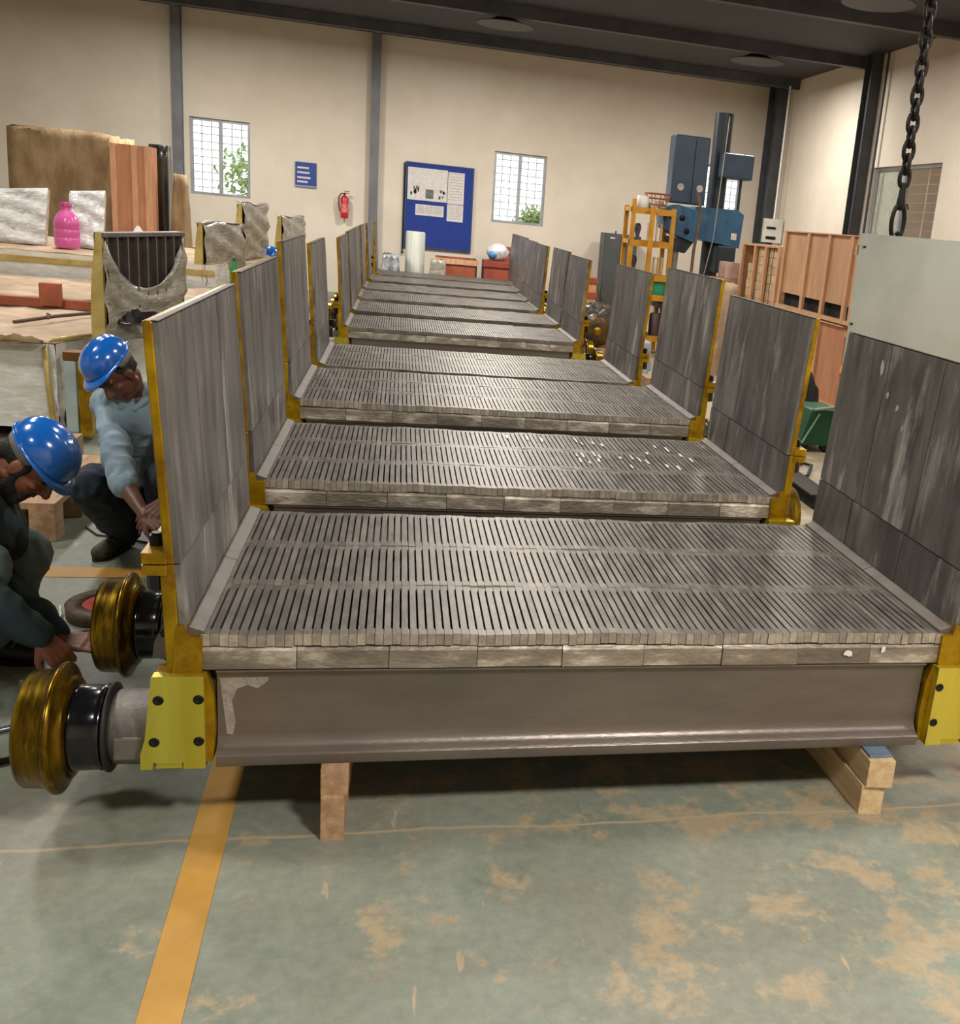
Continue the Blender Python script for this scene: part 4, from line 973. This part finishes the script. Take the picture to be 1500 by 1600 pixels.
# galvanised sheet panel
M_galv = mat('galvanised_sheet', H('c3cccb'), H('aab4b3'), 1.6, .32, metal=.7, bump=.22, bscale=2.2, stretch=(1, 1, .5), rv=.06)
gs = thing('sheet_metal_panel', 'large galvanised sheet panel standing on timbers at the right edge', 'panel', (3.55, 4.15, 0))
gx = 1.75; gz = 1.772
rg = random.Random(12)
W_ = [[rg.uniform(-.0035, .0035) if 0 < _i < 22 and 0 < _j < 14 else 0 for _i in range(23)] for _j in range(15)]
def gf(a, b):
    i, j = int(round(a*22)), int(round(b*14)); return (a*gx-.03*b*0, .012*math.sin(5*a+2*b)+.008*math.sin(13*a-3*b)+W_[j][i], .10+b*(gz-.10+.012*math.sin(7*a)*0+.03*a))
MB().grid(gf, 22, 14).build('metal_sheet', M_galv, gs)
for x in (.05, .85, 1.6): MB().box(x, x+.06, .03, .09, 0, gz-.05).build('back_post', M_timber, gs)
MB().box(0, gx, .03, .07, .0, .10).box(0, gx, .03, .07, gz-.15, gz-.08).build('back_rail', M_timber, gs)
for x, z in ((.035, gz-.09), (.02, 1.15), (.9, gz-.02)): MB().lathe([(-.02, 0), (-.016, .008), (-.0, .008)], 10, Matrix.Translation((x, 0, z)), 'y').build('rivet', M_bolt, gs)
# hoist chain and hook block
hc = at(1403, 345, 5.4)
M_chain = mat('chain_black', H('26211f'), H('1a1716'), 8, .45, metal=.5)
ch_ = thing('hoist_chain', 'black crane chain with a large link hanging above the galvanised sheet', 'chain', (hc.x, 5.4, 0))
ztop = hc.z
def link(mb, z, w_, h_, r, turn):
    pts = []
    for i in range(25):
        a = 2*PI*i/24; x = math.copysign(abs(math.cos(a))**.8, math.cos(a))*w_/2; y = math.sin(a)*h_/2
        pts.append((x*math.cos(turn), x*math.sin(turn), z+y))
    return mb.tube(pts, r, 8)
link(MB(), ztop-.01, .125, .27, .019, .2).build('chain_link', M_chain, ch_)
MB().lathe([(ztop+.08, .0), (ztop+.085, .03), (ztop+.12, .038), (ztop+.20, .03), (ztop+.3, .024)], 14).build('swivel', M_chain, ch_)
z = ztop+.34; i = 0
while z < ZC-.08:
    link(MB(), z, .085, .15, .018, (i % 2)*PI/2).build('chain_link', M_chain, ch_); z += .105; i += 1
MB().tube([(0.0, 0, ztop-.09), (.045, 0, ztop-.14), (.05, 0, ztop-.20), (.0, 0, ztop-.25), (-.055, 0, ztop-.21), (-.055, 0, ztop-.17)], [.02, .022, .024, .024, .018, .008], 10).build('hook', M_chain, ch_)
MB().tube([(.03, 0, ztop+.10), (.06, 0, ztop+.14), (.075, 0, ztop+.1)], .008, 6).build('safety_latch', M_chain, ch_)
# engine-like motors on the right, by the fifth car
def gearlump(x, y, lab, seed):
    t = thing('gear_unit', lab, 'gear unit', (x, y, 0))
    rg = random.Random(seed)
    MB().box(-.3, .3, -.15, .45, 0, .12).build('skid', M_timber, t)
    MB().lathe([(-.22, .10), (-.21, .19), (-.17, .20), (-.15, .12), (-.10, .13), (.05, .15), (.25, .15), (.3, .10)], 28, Matrix.Translation((0, .1, .33)), 'y').build('drive_wheel', mat('bronze_dull', H('6b5330'), H('3f3020'), 8, .4, metal=.6), t)
    MB().lathe([(-.235, .0), (-.235, .05), (-.20, .06)], 16, Matrix.Translation((0, .1, .33)), 'y').build('hub_cap', M_yellow, t)
    o = blob('', .05, .35, .42, .36, .3, .24, .22, seed).build('film_wrap', wrapmat('dark_film_wrap', H('5d5650'), H('2e2a27'), 12, (1, 1, 1), H('c9ccd0')), t)
    return t
p = at(925, 500, 10.4); gearlump(p.x+.06, 10.4, 'brass-rimmed gear unit under dark film beside the fifth car', 4)
p = at(1000, 470, 10.0)
t = draped('film_parcel', 'pale blue film parcel on the floor between the third and fourth right walls', 'parcel', 1003, 1022, 512, 545, 8.6, .4, wrapmat('bluish_film', H('b3bcc4'), H('8d98a2'), 9, (1, 1, 1), H('e5ecf2')), 19, .42, .03, .3)
t = MB().box(3.05, 3.30, 7.9, 8.2, 0, .12).build('timber_offcut', M_timber); tag(t, 'short timber offcut on the pale floor by the blue film parcel', 'timber')
# green trolley, cables and dark rail at the right, beyond the second car
gt = thing('green_machine', 'dark green welding trolley with a sloping panel before the orange crate', 'trolley', (3.84, 5.35, 0))
M_green = mat('trolley_green', H('1f5a3c'), H('184a31'), 5, .45)
MB().prism([(-.14, .06), (.16, .06), (.20, .36), (-.06, .36)], -.25, .15, 'y').build('trolley_body', M_green, gt, bevel=.01)
MB().tube([(-.12, -.26, .08), (.0, -.27, .33)], .009, 6).tube([(-.05, -.26, .36), (.2, -.26, .40)], .014, 6).build('trolley_rail', mat('trolley_trim', H('8fae98'), H('7a9983'), 5, .5), gt)
MB().tube([(.2, -.2, .40), (.38, -.2, .42), (.42, .1, .42)], .018, 8).build('handle', mat('bright_green', H('2ea36c'), H('238a59'), 5, .4), gt)
for x in (-.1, .12): MB().lathe([(-.02, .05), (-.015, .06), (.015, .06), (.02, .05)], 16, Matrix.Translation((x, -.2, .06)), 'y').build('castor', M_rubber, gt)
t = blob('', 3.93, 5.75, .30, .15, .15, .30, .15, 7).build('black_bag', M_rubber); tag(t, 'black sack leaning behind the green welding trolley', 'bag')
pts = [atz(u, v, .02) for u, v in ((1236, 735), (1246, 748), (1262, 742), (1268, 728), (1255, 722), (1240, 728))]
t = MB().tube([(p.x, p.y, .014+.01*(i % 2)) for i, p in enumerate(pts)], .012, 8).build('black_cable', M_rubber); tag(t, 'black cable loop on the floor right of the second car', 'cable')
t = thing('steel_rail', 'long black steel rail on the floor right of the second car', 'rail', (0, 0, 0))
pa, pb = atz(1232, 722, 0), atz(1268, 745, 0)
MB().box(3.12, 3.24, 3.35, 5.2, 0, .09).build('rail_body', M_hole, t)
MB().box(3.10, 3.26, 3.35, 5.2, .09, .10).build('rail_top', M_bolt, t)
# floor clutter at the left
t = thing('tape_reel', 'red cored reel of brown tape on the floor behind the rear wheel', 'reel', (-.60, 1.52, .002), 0)
MB().lathe([(0, .10), (.002, .155), (.05, .158), (.052, .10), (.045, .098)], 32).build('tape_winding', mat('tape_winding', H('5e4a36'), H('2f241b'), 30, .6), t)
MB().lathe([(.046, .10), (.047, .03), (.04, .025), (.03, 0)], 28).build('reel_core', mat('reel_red', H('b4493f'), H('993a33'), 4, .5), t)
t = MB().tube([(-.78, 1.53, .03), (-.765, 1.48, .012), (-.76, 1.42, .006), (-.74, 1.36, .006), (-.73, 1.30, .006)], .005, 6).build('white_string', M_white); tag(t, 'short white string trailing from the tape reel', 'string')
M_rod = mat('bright_rod', H('8b8f96'), H('5c6067'), 20, .3, metal=.8)
a, b = atz(-60, 1150, .02), atz(42, 1128, .02)
t = MB().tube([(a.x, a.y, .011), ((a.x+b.x)/2, (a.y+b.y)/2, .012), (b.x, b.y, .012)], .009, 8).build('drill_rod', M_rod); tag(t, 'thin twisted steel rod on the floor, the rear one at the left edge', 'rod', 'rods on the floor at the left')
a, b = atz(-60, 1200, .02), atz(45, 1176, .02)
t = MB().tube([(a.x, a.y, .012), ((a.x+b.x)/2, (a.y+b.y)/2, .012), (b.x, b.y, .012)], .010, 8).build('drill_rod', M_bolt); tag(t, 'dark rod on the floor, the front one at the left edge', 'rod', 'rods on the floor at the left')
# wooden pallet block near the men, and another piece behind
pw = thing('wooden_pallet', 'small wooden pallet on the floor between the two men', 'pallet', (-1.045, 2.40, 0), 0)
MB().prism([(-.36, 0), (.0, 0), (.0, .62), (-.36, .62)], .155, .185).build('deck_board', M_timber, pw, bevel=.002)
MB().prism([(-.36, .63), (.0, .63), (.0, .95), (-.36, .95)], .155, .185).build('deck_board', M_timber, pw, bevel=.002)
for y in (0, .40, .83): MB().box(-.11, 0, y, y+.12, 0, .155).build('pallet_block', M_timber, pw, bevel=.002)
for y in (0, .40, .83): MB().box(-.36, -.25, y, y+.12, 0, .155).build('pallet_block', M_timber, pw, bevel=.002)
t = MB().box(-1.52, -1.30, 3.4, 3.8, 0, .20).build('timber_block', M_timber, bevel=.003); tag(t, 'timber block on the floor behind the blue helmets', 'timber')
t = MB().box(-2.05, -1.80, 3.55, 3.9, 0, .30).build('timber_block', M_timber, bevel=.003); tag(t, 'tall timber block at the left edge before the wrapped car', 'timber')
t = MB().tube([(-.98, 2.62, .006), (-.90, 2.50, .006), (-.78, 2.46, .006), (-.66, 2.40, .006)], .005, 6).build('thin_cable', M_rubber); tag(t, 'thin dark cable on the floor in front of the wooden pallet', 'cable')
# ---------------------------------------------------------------- people
from mathutils import noise as mnoise
M_skin = mat('skin_brown', H('8a5640'), H('744632'), 9, .5, bump=.1, bscale=60)
M_skind = mat('skin_dark', H('6e4434'), H('593527'), 9, .5, bump=.1, bscale=60)
M_hair = mat('hair_black', H('191514'), H('100d0c'), 40, .7, bump=.6, bscale=90)
M_shirt = mat('light_blue_shirt', H('93a9b8'), H('7f96a6'), 5, .85, bump=.25, bscale=30)
M_navy = mat('navy_trousers', H('2a3440'), H('1f2833'), 5, .85, bump=.2, bscale=30)
M_teal = mat('dark_teal_shirt', H('2b4048'), H('203138'), 5, .85, bump=.2, bscale=30)
M_vest = mat('black_vest', H('1b1f22'), H('121517'), 6, .85)
M_greytr = mat('grey_teal_trousers', H('66777a'), H('4f6063'), 5, .85, bump=.2, bscale=30)
M_shoe = mat('olive_shoe', H('4a4435'), H('35301f'), 12, .7, bump=.3)
M_boot = mat('black_boot', H('1d1c1c'), H('141313'), 8, .6)
M_lip = mat('lip_tone', H('5d332b'), H('4d2922'), 8, .5)
M_eye = mat('eye_white', H('6a5950'), H('5d4c44'), 8, .3)
class Cloud:
    def __init__(s): s.v = []; s.f = []
    def sph(s, c, rx, ry=None, rz=None, M=None, n=14, m=9):
        ry = ry or rx; rz = rz or rx; o = len(s.v); c = Vector(c)
        for j in range(m+1):
            for i in range(n):
                a = PI*j/m; b = 2*PI*i/n; p = Vector((rx*math.sin(a)*math.cos(b), ry*math.sin(a)*math.sin(b), rz*math.cos(a)))
                s.v.append(tuple(c+(M @ p if M else p)))
        s.f += [[o+j*n+i, o+(j+1)*n+i, o+(j+1)*n+(i+1) % n, o+j*n+(i+1) % n] for j in range(m) for i in range(n)]
        return s
    def cap(s, p, q, r0, r1=None, flat=1.0, ax=None):
        r1 = r0 if r1 is None else r1; p = Vector(p); q = Vector(q); d = q-p
        k = max(2, int(d.length/(min(r0, r1)*.45))+1)
        for i in range(k+1):
            t = i/k; s.sph(p.lerp(q, t), r0+(r1-r0)*t, n=12, m=8)
        return s
    def bake(s, name, m, parent, voxel, smooth=3, folds=0.0, fscale=9, fst=(1, 1, .5)):
        me = bpy.data.meshes.new(name+'_raw'); me.from_pydata(s.v, [], s.f); me.update()
        o = bpy.data.objects.new(name+'_raw', me); COL.objects.link(o)
        r = o.modifiers.new('r', 'REMESH'); r.mode = 'VOXEL'; r.voxel_size = voxel; r.use_smooth_shade = True
        if smooth:
            sm = o.modifiers.new('s', 'SMOOTH'); sm.factor = .6; sm.iterations = smooth
        dg = bpy.context.evaluated_depsgraph_get(); dg.update()
        out = bpy.data.meshes.new_from_object(o.evaluated_get(dg)); out.name = name
        bpy.data.objects.remove(o); bpy.data.meshes.remove(me)
        if folds:
            nn = [v.normal.copy() for v in out.vertices]
            for v, n_ in zip(out.vertices, nn):
                p = Vector((v.co.x*fst[0], v.co.y*fst[1], v.co.z*fst[2]))*fscale
                a = mnoise.noise(p)+.5*(1-abs(mnoise.noise(p*2.1+Vector((3, 1, 7))))*2.2)
                v.co += n_*a*folds
        out.polygons.foreach_set('use_smooth', [True]*len(out.polygons))
        out.materials.clear(); out.materials.append(m)
        ob = bpy.data.objects.new(name, out); COL.objects.link(ob); ob.parent = parent
        return ob
def frame(f, u):
    f = Vector(f).normalized(); u = Vector(u); u = (u-f*u.dot(f)).normalized(); r = f.cross(u)
    return Matrix(((r.x, f.x, u.x), (r.y, f.y, u.y), (r.z, f.z, u.z)))   # columns: right, forward, up
def head(cl, c, F):
    c = Vector(c); A = lambda x, y, z: c+F @ Vector((x, y, z))
    cl.sph(A(0, -.015, .025), .076, .094, .088, F, 20, 14)                 # skull
    cl.sph(A(0, .012, -.035), .062, .075, .085, F, 18, 12)                 # face
    cl.sph(A(0, .038, -.088), .036, .034, .030, F)                         # chin
    for s_ in (-1, 1):
        cl.cap(A(.050*s_, -.01, -.055), A(.020*s_, .045, -.092), .024, .020)   # jaw
        cl.sph(A(.038*s_, .058, -.022), .022, .018, .018, F)               # cheek bone
        cl.cap(A(.012*s_, .082, .018), A(.044*s_, .068, .020), .011, .009)  # brow
        cl.sph(A(.076*s_, -.010, -.015), .010, .018, .030, F)              # ear
        cl.sph(A(.082*s_, -.018, -.008), .008, .014, .022, F)
        cl.sph(A(.012*s_, .086, -.040), .0095)                             # nostril wing
    cl.cap(A(0, .082, .010), A(0, .106, -.034), .009, .014)               # nose
    cl.cap(A(-.020, .074, -.062), A(.020, .074, -.062), .009)              # mouth
    cl.cap(A(-.014, .073, -.073), A(.014, .073, -.073), .009)
def face_bits(who, c, F):
    c = Vector(c); A = lambda x, y, z: c+F @ Vector((x, y, z))
    for s_ in (-1, 1):
        e = Cloud().sph(A(.032*s_, .066, -.004), .0105, .0105, .007, F); mb = MB().add(e.v, e.f, True); o = mb.build('eye', M_eye, who)
        e = Cloud().cap(A(.018*s_, .080, .003), A(.045*s_, .070, .001), .0035, .003); MB().add(e.v, e.f, True).build('eyelid', M_lip, who)
        e = Cloud().cap(A(.014*s_, .092, .022), A(.048*s_, .076, .024), .0045, .0035); MB().add(e.v, e.f, True).build('eyebrow', M_hair, who)
    e = Cloud().cap(A(-.020, .082, -.066), A(.020, .082, -.066), .0045).cap(A(-.014, .081, -.073), A(.014, .081, -.073), .0055); MB().add(e.v, e.f, True).build('lips', M_lip, who)
def hard_hat(who, c, F, tilt=0):
    c = Vector(c); A = lambda x, y, z: c+F @ Vector((x, y, z)); n, m = 48, 16; vs = []
    def dome(a, t):   # a round, t 0 rim..1 top
        x, y = math.cos(a), math.sin(a); r = math.cos(t*PI/2)**.82; z = math.sin(t*PI/2)
        rx, ry, rz = .106, .128, .108; p = Vector((x*rx*r, y*ry*r, z*rz))
        k = 1+.045*math.exp(-((p.x/.016)**2))*min(1, t*3)+.022*math.exp(-(((abs(p.x)-.045)/.008)**2))*min(1, t*3)
        return p*k
    for j in range(m+1):
        for i in range(n): p = dome(2*PI*i/n, j/m); vs.append(A(p.x, p.y-.005, p.z+.038))
    fs = [[j*n+i, j*n+(i+1) % n, (j+1)*n+(i+1) % n, (j+1)*n+i] for j in range(m) for i in range(n)]
    mb = MB().add(vs, fs, True)
    ho = mb.build('hard_hat', M_blue, who, solid=.004)
    # rim and peak
    vs = []
    for i in range(n):
        a = 2*PI*i/n; x, y = math.cos(a), math.sin(a); ext = .008+.038*max(0, y)**2.2
        for k_, (e, z) in enumerate(((0, .044), (ext, .036-.35*(ext-.01)), (ext, .030-.35*(ext-.01)), (-.003, .034))):
            vs.append(A(x*(.108+e), y*(.128+e)-.005, z))
    fs = [[i*4+k, i*4+(k+1) % 4, ((i+1) % n)*4+(k+1) % 4, ((i+1) % n)*4+k] for i in range(n) for k in range(4)]
    MB().add(vs, fs, True).build('hat_peak', M_blue, ho)
    # inner band and nape strap
    vs = []
    for i in range(n):
        a = 2*PI*i/n
        for z, q in ((.036, 1.0), (-.002 if math.sin(a) < .2 else .022, .98)): vs.append(A(math.cos(a)*.094*q, math.sin(a)*.112*q-.010, z))
    MB().add(vs, [[i*2, i*2+1, ((i+1) % n)*2+1, ((i+1) % n)*2] for i in range(n)], True).build('head_band', mat('band_grey', H('8d8a84'), H('6f6c67'), 9, .7), ho, solid=.003)
def hand(cl, w, d, n, side=1, curl=.5, sc=1.0):
    """w wrist, d direction of the fingers, n back-of-hand normal, side: thumb on +-"""
    w = Vector(w); d = Vector(d).normalized(); n = Vector(n); n = (n-d*n.dot(d)).normalized(); s_ = d.cross(n)*side
    for k in range(4):
        o = (k-1.5)*.019*sc; b = w+s_*(-o)+d*(.082-.004*abs(k-1))*sc
        cl.cap(w+s_*(-o*.6)+d*.012*sc, b, .0135*sc, .0115*sc)
        ln = (.040, .046, .043, .034)[k]*sc; a = curl*.7; p = b
        for seg, (q, r0, r1) in enumerate(((1.0, .0092, .0085), (.68, .0085, .0078), (.55, .0078, .0066))):
            dd = d*math.cos(a)-n*math.sin(a)+s_*(-o*1.6); dd.normalize(); e = p+dd*ln*q
            cl.cap(p, e, r0*sc, r1*sc); p = e; a += curl*(1.0 if seg == 0 else .8)
    t0 = w+s_*.022*sc+d*.018*sc; t1 = t0+(s_*.030+d*.032-n*.012)*sc; t2 = t1+(s_*.008+d*.030-n*.012)*sc; t3 = t2+(d*.022-n*.010)*sc
    cl.cap(t0, t1, .0145*sc, .0115*sc).cap(t1, t2, .0110*sc, .0095*sc).cap(t2, t3, .0095*sc, .0078*sc)
def shoe(who, heel, toe, m_, name='shoe'):
    heel = Vector(heel); toe = Vector(toe); d = (toe-heel).normalized(); c = Cloud()
    h = heel+d*.03; t = toe-d*.035
    c.cap((h.x, h.y, .050), (t.x, t.y, .036), .040, .034)
    c.cap((h.x, h.y, .070), (h.x+d.x*.09, h.y+d.y*.09, .062), .040, .034)
    c.cap((h.x, h.y, .09), (h.x, h.y, .11), .042, .044)
    sd = Vector((-d.y, d.x, 0))*.012
    c.cap((t.x+sd.x-d.x*.05, t.y+sd.y-d.y*.05, .034), (t.x+sd.x, t.y+sd.y, .030), .036, .030)
    o = c.bake(name, m_, who, .008, 3)
    for v in o.data.vertices: v.co.z = max(v.co.z, .006)
    sl = MB(); n = 20; ring = []
    for i in range(n):
        a = 2*PI*i/n; L2 = (toe-heel).length/2; mid = (heel+toe)/2; p = mid+d*(L2*math.cos(a))+Vector((-d.y, d.x, 0))*(.046*math.sin(a)*(1 if math.cos(a) > 0 else .86)); ring.append((p.x, p.y))
    sl.prism(ring, .0, .022).build('sole', M_boot if m_ is M_shoe else M_bolt, o, bevel=.003)
    lc = MB()
    for k in range(4):
        p = heel+d*(.10+.022*k); lc.tube([(p.x+d.y*.026, p.y-d.x*.026, .098-.011*k), (p.x, p.y, .112-.012*k), (p.x-d.y*.026, p.y+d.x*.026, .098-.011*k)], .0035, 5)
    lc.build('laces', M_castgrey, o)
    return o
# ---- the man squatting behind the left sidewall
m2 = thing('person', 'person in light blue shirt and blue hard hat squatting behind the left sidewall', 'person', (0, 0, 0))
hipR, hipL = Vector((-.735, 2.43, .27)), Vector((-.545, 2.45, .27))
kneR, kneL = at(140, 760, 2.04), Vector((-.50, 2.03, .42))
ankR, ankL = Vector((-.735, 2.34, .10)), Vector((-.585, 2.33, .10))
neck = at(208, 618, 2.16); shR = at(170, 634, 2.14); shL = at(258, 622, 2.20)
elR = at(187, 744, 1.90); wrR = at(227, 806, 1.70)
elL = at(275, 735, 1.95); wrL = at(262, 782, 1.74)
hc2 = at(183, 586, 2.05); F2 = frame((-.40, -.58, -.68), (-.58, -.38, .70)); F2h = F2*.86
cl = Cloud(); head(cl, hc2, F2*.9)
cl.cap(neck, hc2+F2 @ Vector((0, -.03, -.04)), .055, .050)
pel = (hipR+hipL)/2
cl.cap(pel+Vector((0, 0, .05)), (shR+shL)/2+Vector((0, 0, -.04)), .09, .10)
for a, b in ((shR, elR), (shL, elL)): cl.cap(a, b, .042, .036)
for a, b in ((elR, wrR), (elL, wrL)): cl.cap(a, a.lerp(b, .35), .038, .037).cap(a.lerp(b, .35), b, .037, .024)
for a, b, c_ in ((hipR, kneR, ankR), (hipL, kneL, ankL)): cl.cap(a, b, .06, .05).cap(b, c_, .05, .04)
hand(cl, wrR, Vector((.62, -.35, -.25)), Vector((-.2, -.5, .8)), 1, .55)
hand(cl, wrL, Vector((-.55, -.5, -.45)), Vector((.1, -.7, .7)), -1, .45)
cl.bake('body', M_skind, m2, .0048, 2)
face_bits(m2, hc2, F2*.9)
c = Cloud(); c.sph(hc2+F2 @ Vector((0, -.022, .026)), .073, .085, .080, F2, 18, 12).cap(hc2+F2 @ Vector((-.035, -.068, -.01)), hc2+F2 @ Vector((.035, -.068, -.01)), .018)
c.bake('hair', M_hair, m2, .008, 2)
hard_hat(m2, hc2+F2 @ Vector((-.008, -.010, .036)), F2h)
c = Cloud()
c.cap(shR, shL, .068).cap(shR.lerp(shL, .18), hipR+Vector((.03, -.02, .10)), .085, .10).cap(shL.lerp(shR, .18), hipL+Vector((-.03, -.02, .10)), .085, .10)
c.cap((shR+shL)/2+Vector((0, -.03, -.08)), pel+Vector((0, -.05, .10)), .10, .115).cap((shR+shL)/2+Vector((0, .03, -.03)), pel+Vector((0, .03, .1)), .10, .11)
c.cap(neck+Vector((0, .01, -.03)), shR, .055, .058).cap(neck+Vector((0, .01, -.03)), shL, .055, .058)
c.cap(shR, elR, .064, .058).cap(elR, elR.lerp(wrR, .18), .056, .052).cap(shL, elL, .064, .056).cap(elL, elL.lerp(wrL, .2), .056, .05)
c.cap(pel+Vector((-.08, -.12, .10)), pel+Vector((.10, -.14, .08)), .055)
c.bake('shirt', M_shirt, m2, .0085, 2, .018, 7.5, (1.2, 1.2, .8))
cf = Cloud(); cf.cap(elR.lerp(wrR, .14), elR.lerp(wrR, .24), .058, .056); cf.bake('rolled_cuff', M_shirt, m2, .009, 2, .004, 14)
co = MB()
r_ = F2 @ Vector((1, 0, 0))
nb_ = neck+Vector((0, -.01, 0))
co.tube([nb_+Vector((-.060, .02, .012)), nb_+Vector((-.055, -.05, -.002)), nb_+Vector((-.022, -.082, -.045))], [.016, .019, .012], 8).tube([nb_+Vector((.065, .02, .012)), nb_+Vector((.060, -.05, -.006)), nb_+Vector((.020, -.085, -.048))], [.016, .019, .012], 8)
co.tube([nb_+Vector((-.060, .02, .012)), nb_+Vector((0, .06, .015)), nb_+Vector((.065, .02, .012))], .017, 8)
co.build('collar', M_shirt, m2)
c = Cloud()
c.cap(hipR, hipL, .115).cap(hipR, kneR, .115, .088).cap(kneR, kneR.lerp(ankR, .5), .088, .088).cap(kneR.lerp(ankR, .5), ankR+Vector((0, 0, -.02)), .088, .068)
c.cap(hipL, kneL, .105, .078).cap(kneL, ankL+Vector((0, 0, -.02)), .078, .062)
c.bake('trousers', M_navy, m2, .010, 2, .018, 9, (1, 1, 1))
shoe(m2, (-.735, 2.395, 0), (-.815, 2.125, 0), M_shoe); shoe(m2, (-.58, 2.39, 0), (-.575, 2.10, 0), M_shoe)
# ---- the bearded man at the left edge
m1 = thing('person', 'bearded person in dark teal shirt and blue hard hat crouching at the left edge', 'person', (0, 0, 0))
hipR, hipL = Vector((-1.15, .86, .27)), Vector((-1.13, 1.08, .27))
kneL = at(38, 862, 1.10); kneR = at(-32, 885, .80)
ankL, ankR = Vector((-.86, 1.10, .10)), Vector((-.93, .74, .10))
hc1 = at(52, 724, .98); F1 = frame((.56, -.10, -.80), (.80, -.08, .55))
neck = hc1+Vector((-.155, .01, -.035)); shR = hc1+Vector((-.20, -.155, -.15)); shL = hc1+Vector((-.19, .17, -.13))
elR = at(-28, 935, .70); wrR = at(66, 997, .74); elL = at(0, 905, 1.02); wrL = at(98, 1003, .86)
cl = Cloud(); head(cl, hc1, F1); pel = (hipR+hipL)/2
cl.cap(neck, hc1+F1 @ Vector((0, -.03, -.04)), .060, .056)
cl.cap(pel+Vector((0, 0, .05)), (shR+shL)/2+Vector((0, 0, -.04)), .09, .10)
for a, b in ((shR, elR), (shL, elL)): cl.cap(a, b, .042, .036)
for a, b in ((elR, wrR), (elL, wrL)): cl.cap(a, a.lerp(b, .35), .038, .036).cap(a.lerp(b, .35), b, .036, .026)
for a, b, c_ in ((hipR, kneR, ankR), (hipL, kneL, ankL)): cl.cap(a, b, .06, .05).cap(b, c_, .05, .04)
hand(cl, wrR, Vector((.55, -.10, -.65)), Vector((.45, -.75, .45)), 1, .75, 1.05)
hand(cl, wrL, Vector((.80, -.28, .12)), Vector((-.1, -.5, .85)), -1, .35, 1.0)
cl.bake('body', M_skin, m1, .0048, 2)
face_bits(m1, hc1, F1)
A = lambda x, y, z: hc1+F1 @ Vector((x, y, z))
c = Cloud(); c.sph(A(0, -.026, .026), .080, .092, .088, F1, 18, 12).cap(A(-.05, -.085, -.03), A(.05, -.085, -.03), .028)
for s_ in (-1, 1): c.cap(A(.070*s_, .008, .01), A(.068*s_, .010, -.04), .012, .010)
c.bake('hair', M_hair, m1, .008, 2)
c = Cloud()
for s_ in (-1, 1):
    c.cap(A(.062*s_, .006, -.038), A(.052*s_, .010, -.075), .013, .020).cap(A(.052*s_, .012, -.075), A(.018*s_, .058, -.108), .022, .024)
    c.cap(A(.030*s_, .070, -.060), A(.026*s_, .070, -.09), .008, .012)
c.cap(A(-.02, .060, -.105), A(.02, .060, -.105), .024).cap(A(-.022, .086, -.055), A(.022, .086, -.055), .0065)
c.bake('beard', M_hair, m1, .006, 2, .002, 40)
hard_hat(m1, hc1+F1 @ Vector((0, -.008, .014)), F1*.90)
c = Cloud()
c.cap(shR, shL, .072).cap(shR, hipR+Vector((.05, .0, .12)), .09, .11).cap(shL, hipL+Vector((.05, 0, .12)), .09, .11).cap((shR+shL)/2+Vector((.04, 0, -.08)), pel+Vector((.09, 0, .12)), .11, .12)
c.cap(neck+Vector((-.02, 0, -.03)), shR, .06, .062).cap(neck+Vector((-.02, 0, -.03)), shL, .06, .062)
c.cap(shR, elR, .066, .060).cap(elR, elR.lerp(wrR, .93), .058, .040).cap(shL, elL, .066, .058).cap(elL, elL.lerp(wrL, .88), .056, .040)
c.bake('shirt', M_teal, m1, .0085, 2, .016, 8)
c = Cloud(); c.cap(neck+Vector((.02, -.07, -.05)), neck+Vector((.05, -.06, -.22)), .035, .05).cap(neck+Vector((.02, .07, -.05)), neck+Vector((.05, .06, -.22)), .035, .05).cap(neck+Vector((.03, 0, -.09)), neck+Vector((.06, 0, -.24)), .05, .06)
c.bake('vest', M_vest, m1, .009, 3, .006, 10)
c = Cloud()
c.cap(hipR, hipL, .115).cap(hipR, kneR, .11, .082).cap(kneR, ankR, .082, .064).cap(hipL, kneL, .11, .082).cap(kneL, ankL, .082, .064)
c.bake('trousers', M_greytr, m1, .010, 2, .018, 9)
shoe(m1, (-.95, 1.12, 0), (-.70, 1.06, 0), M_boot); shoe(m1, (-1.0, .75, 0), (-.735, .70, 0), M_boot)
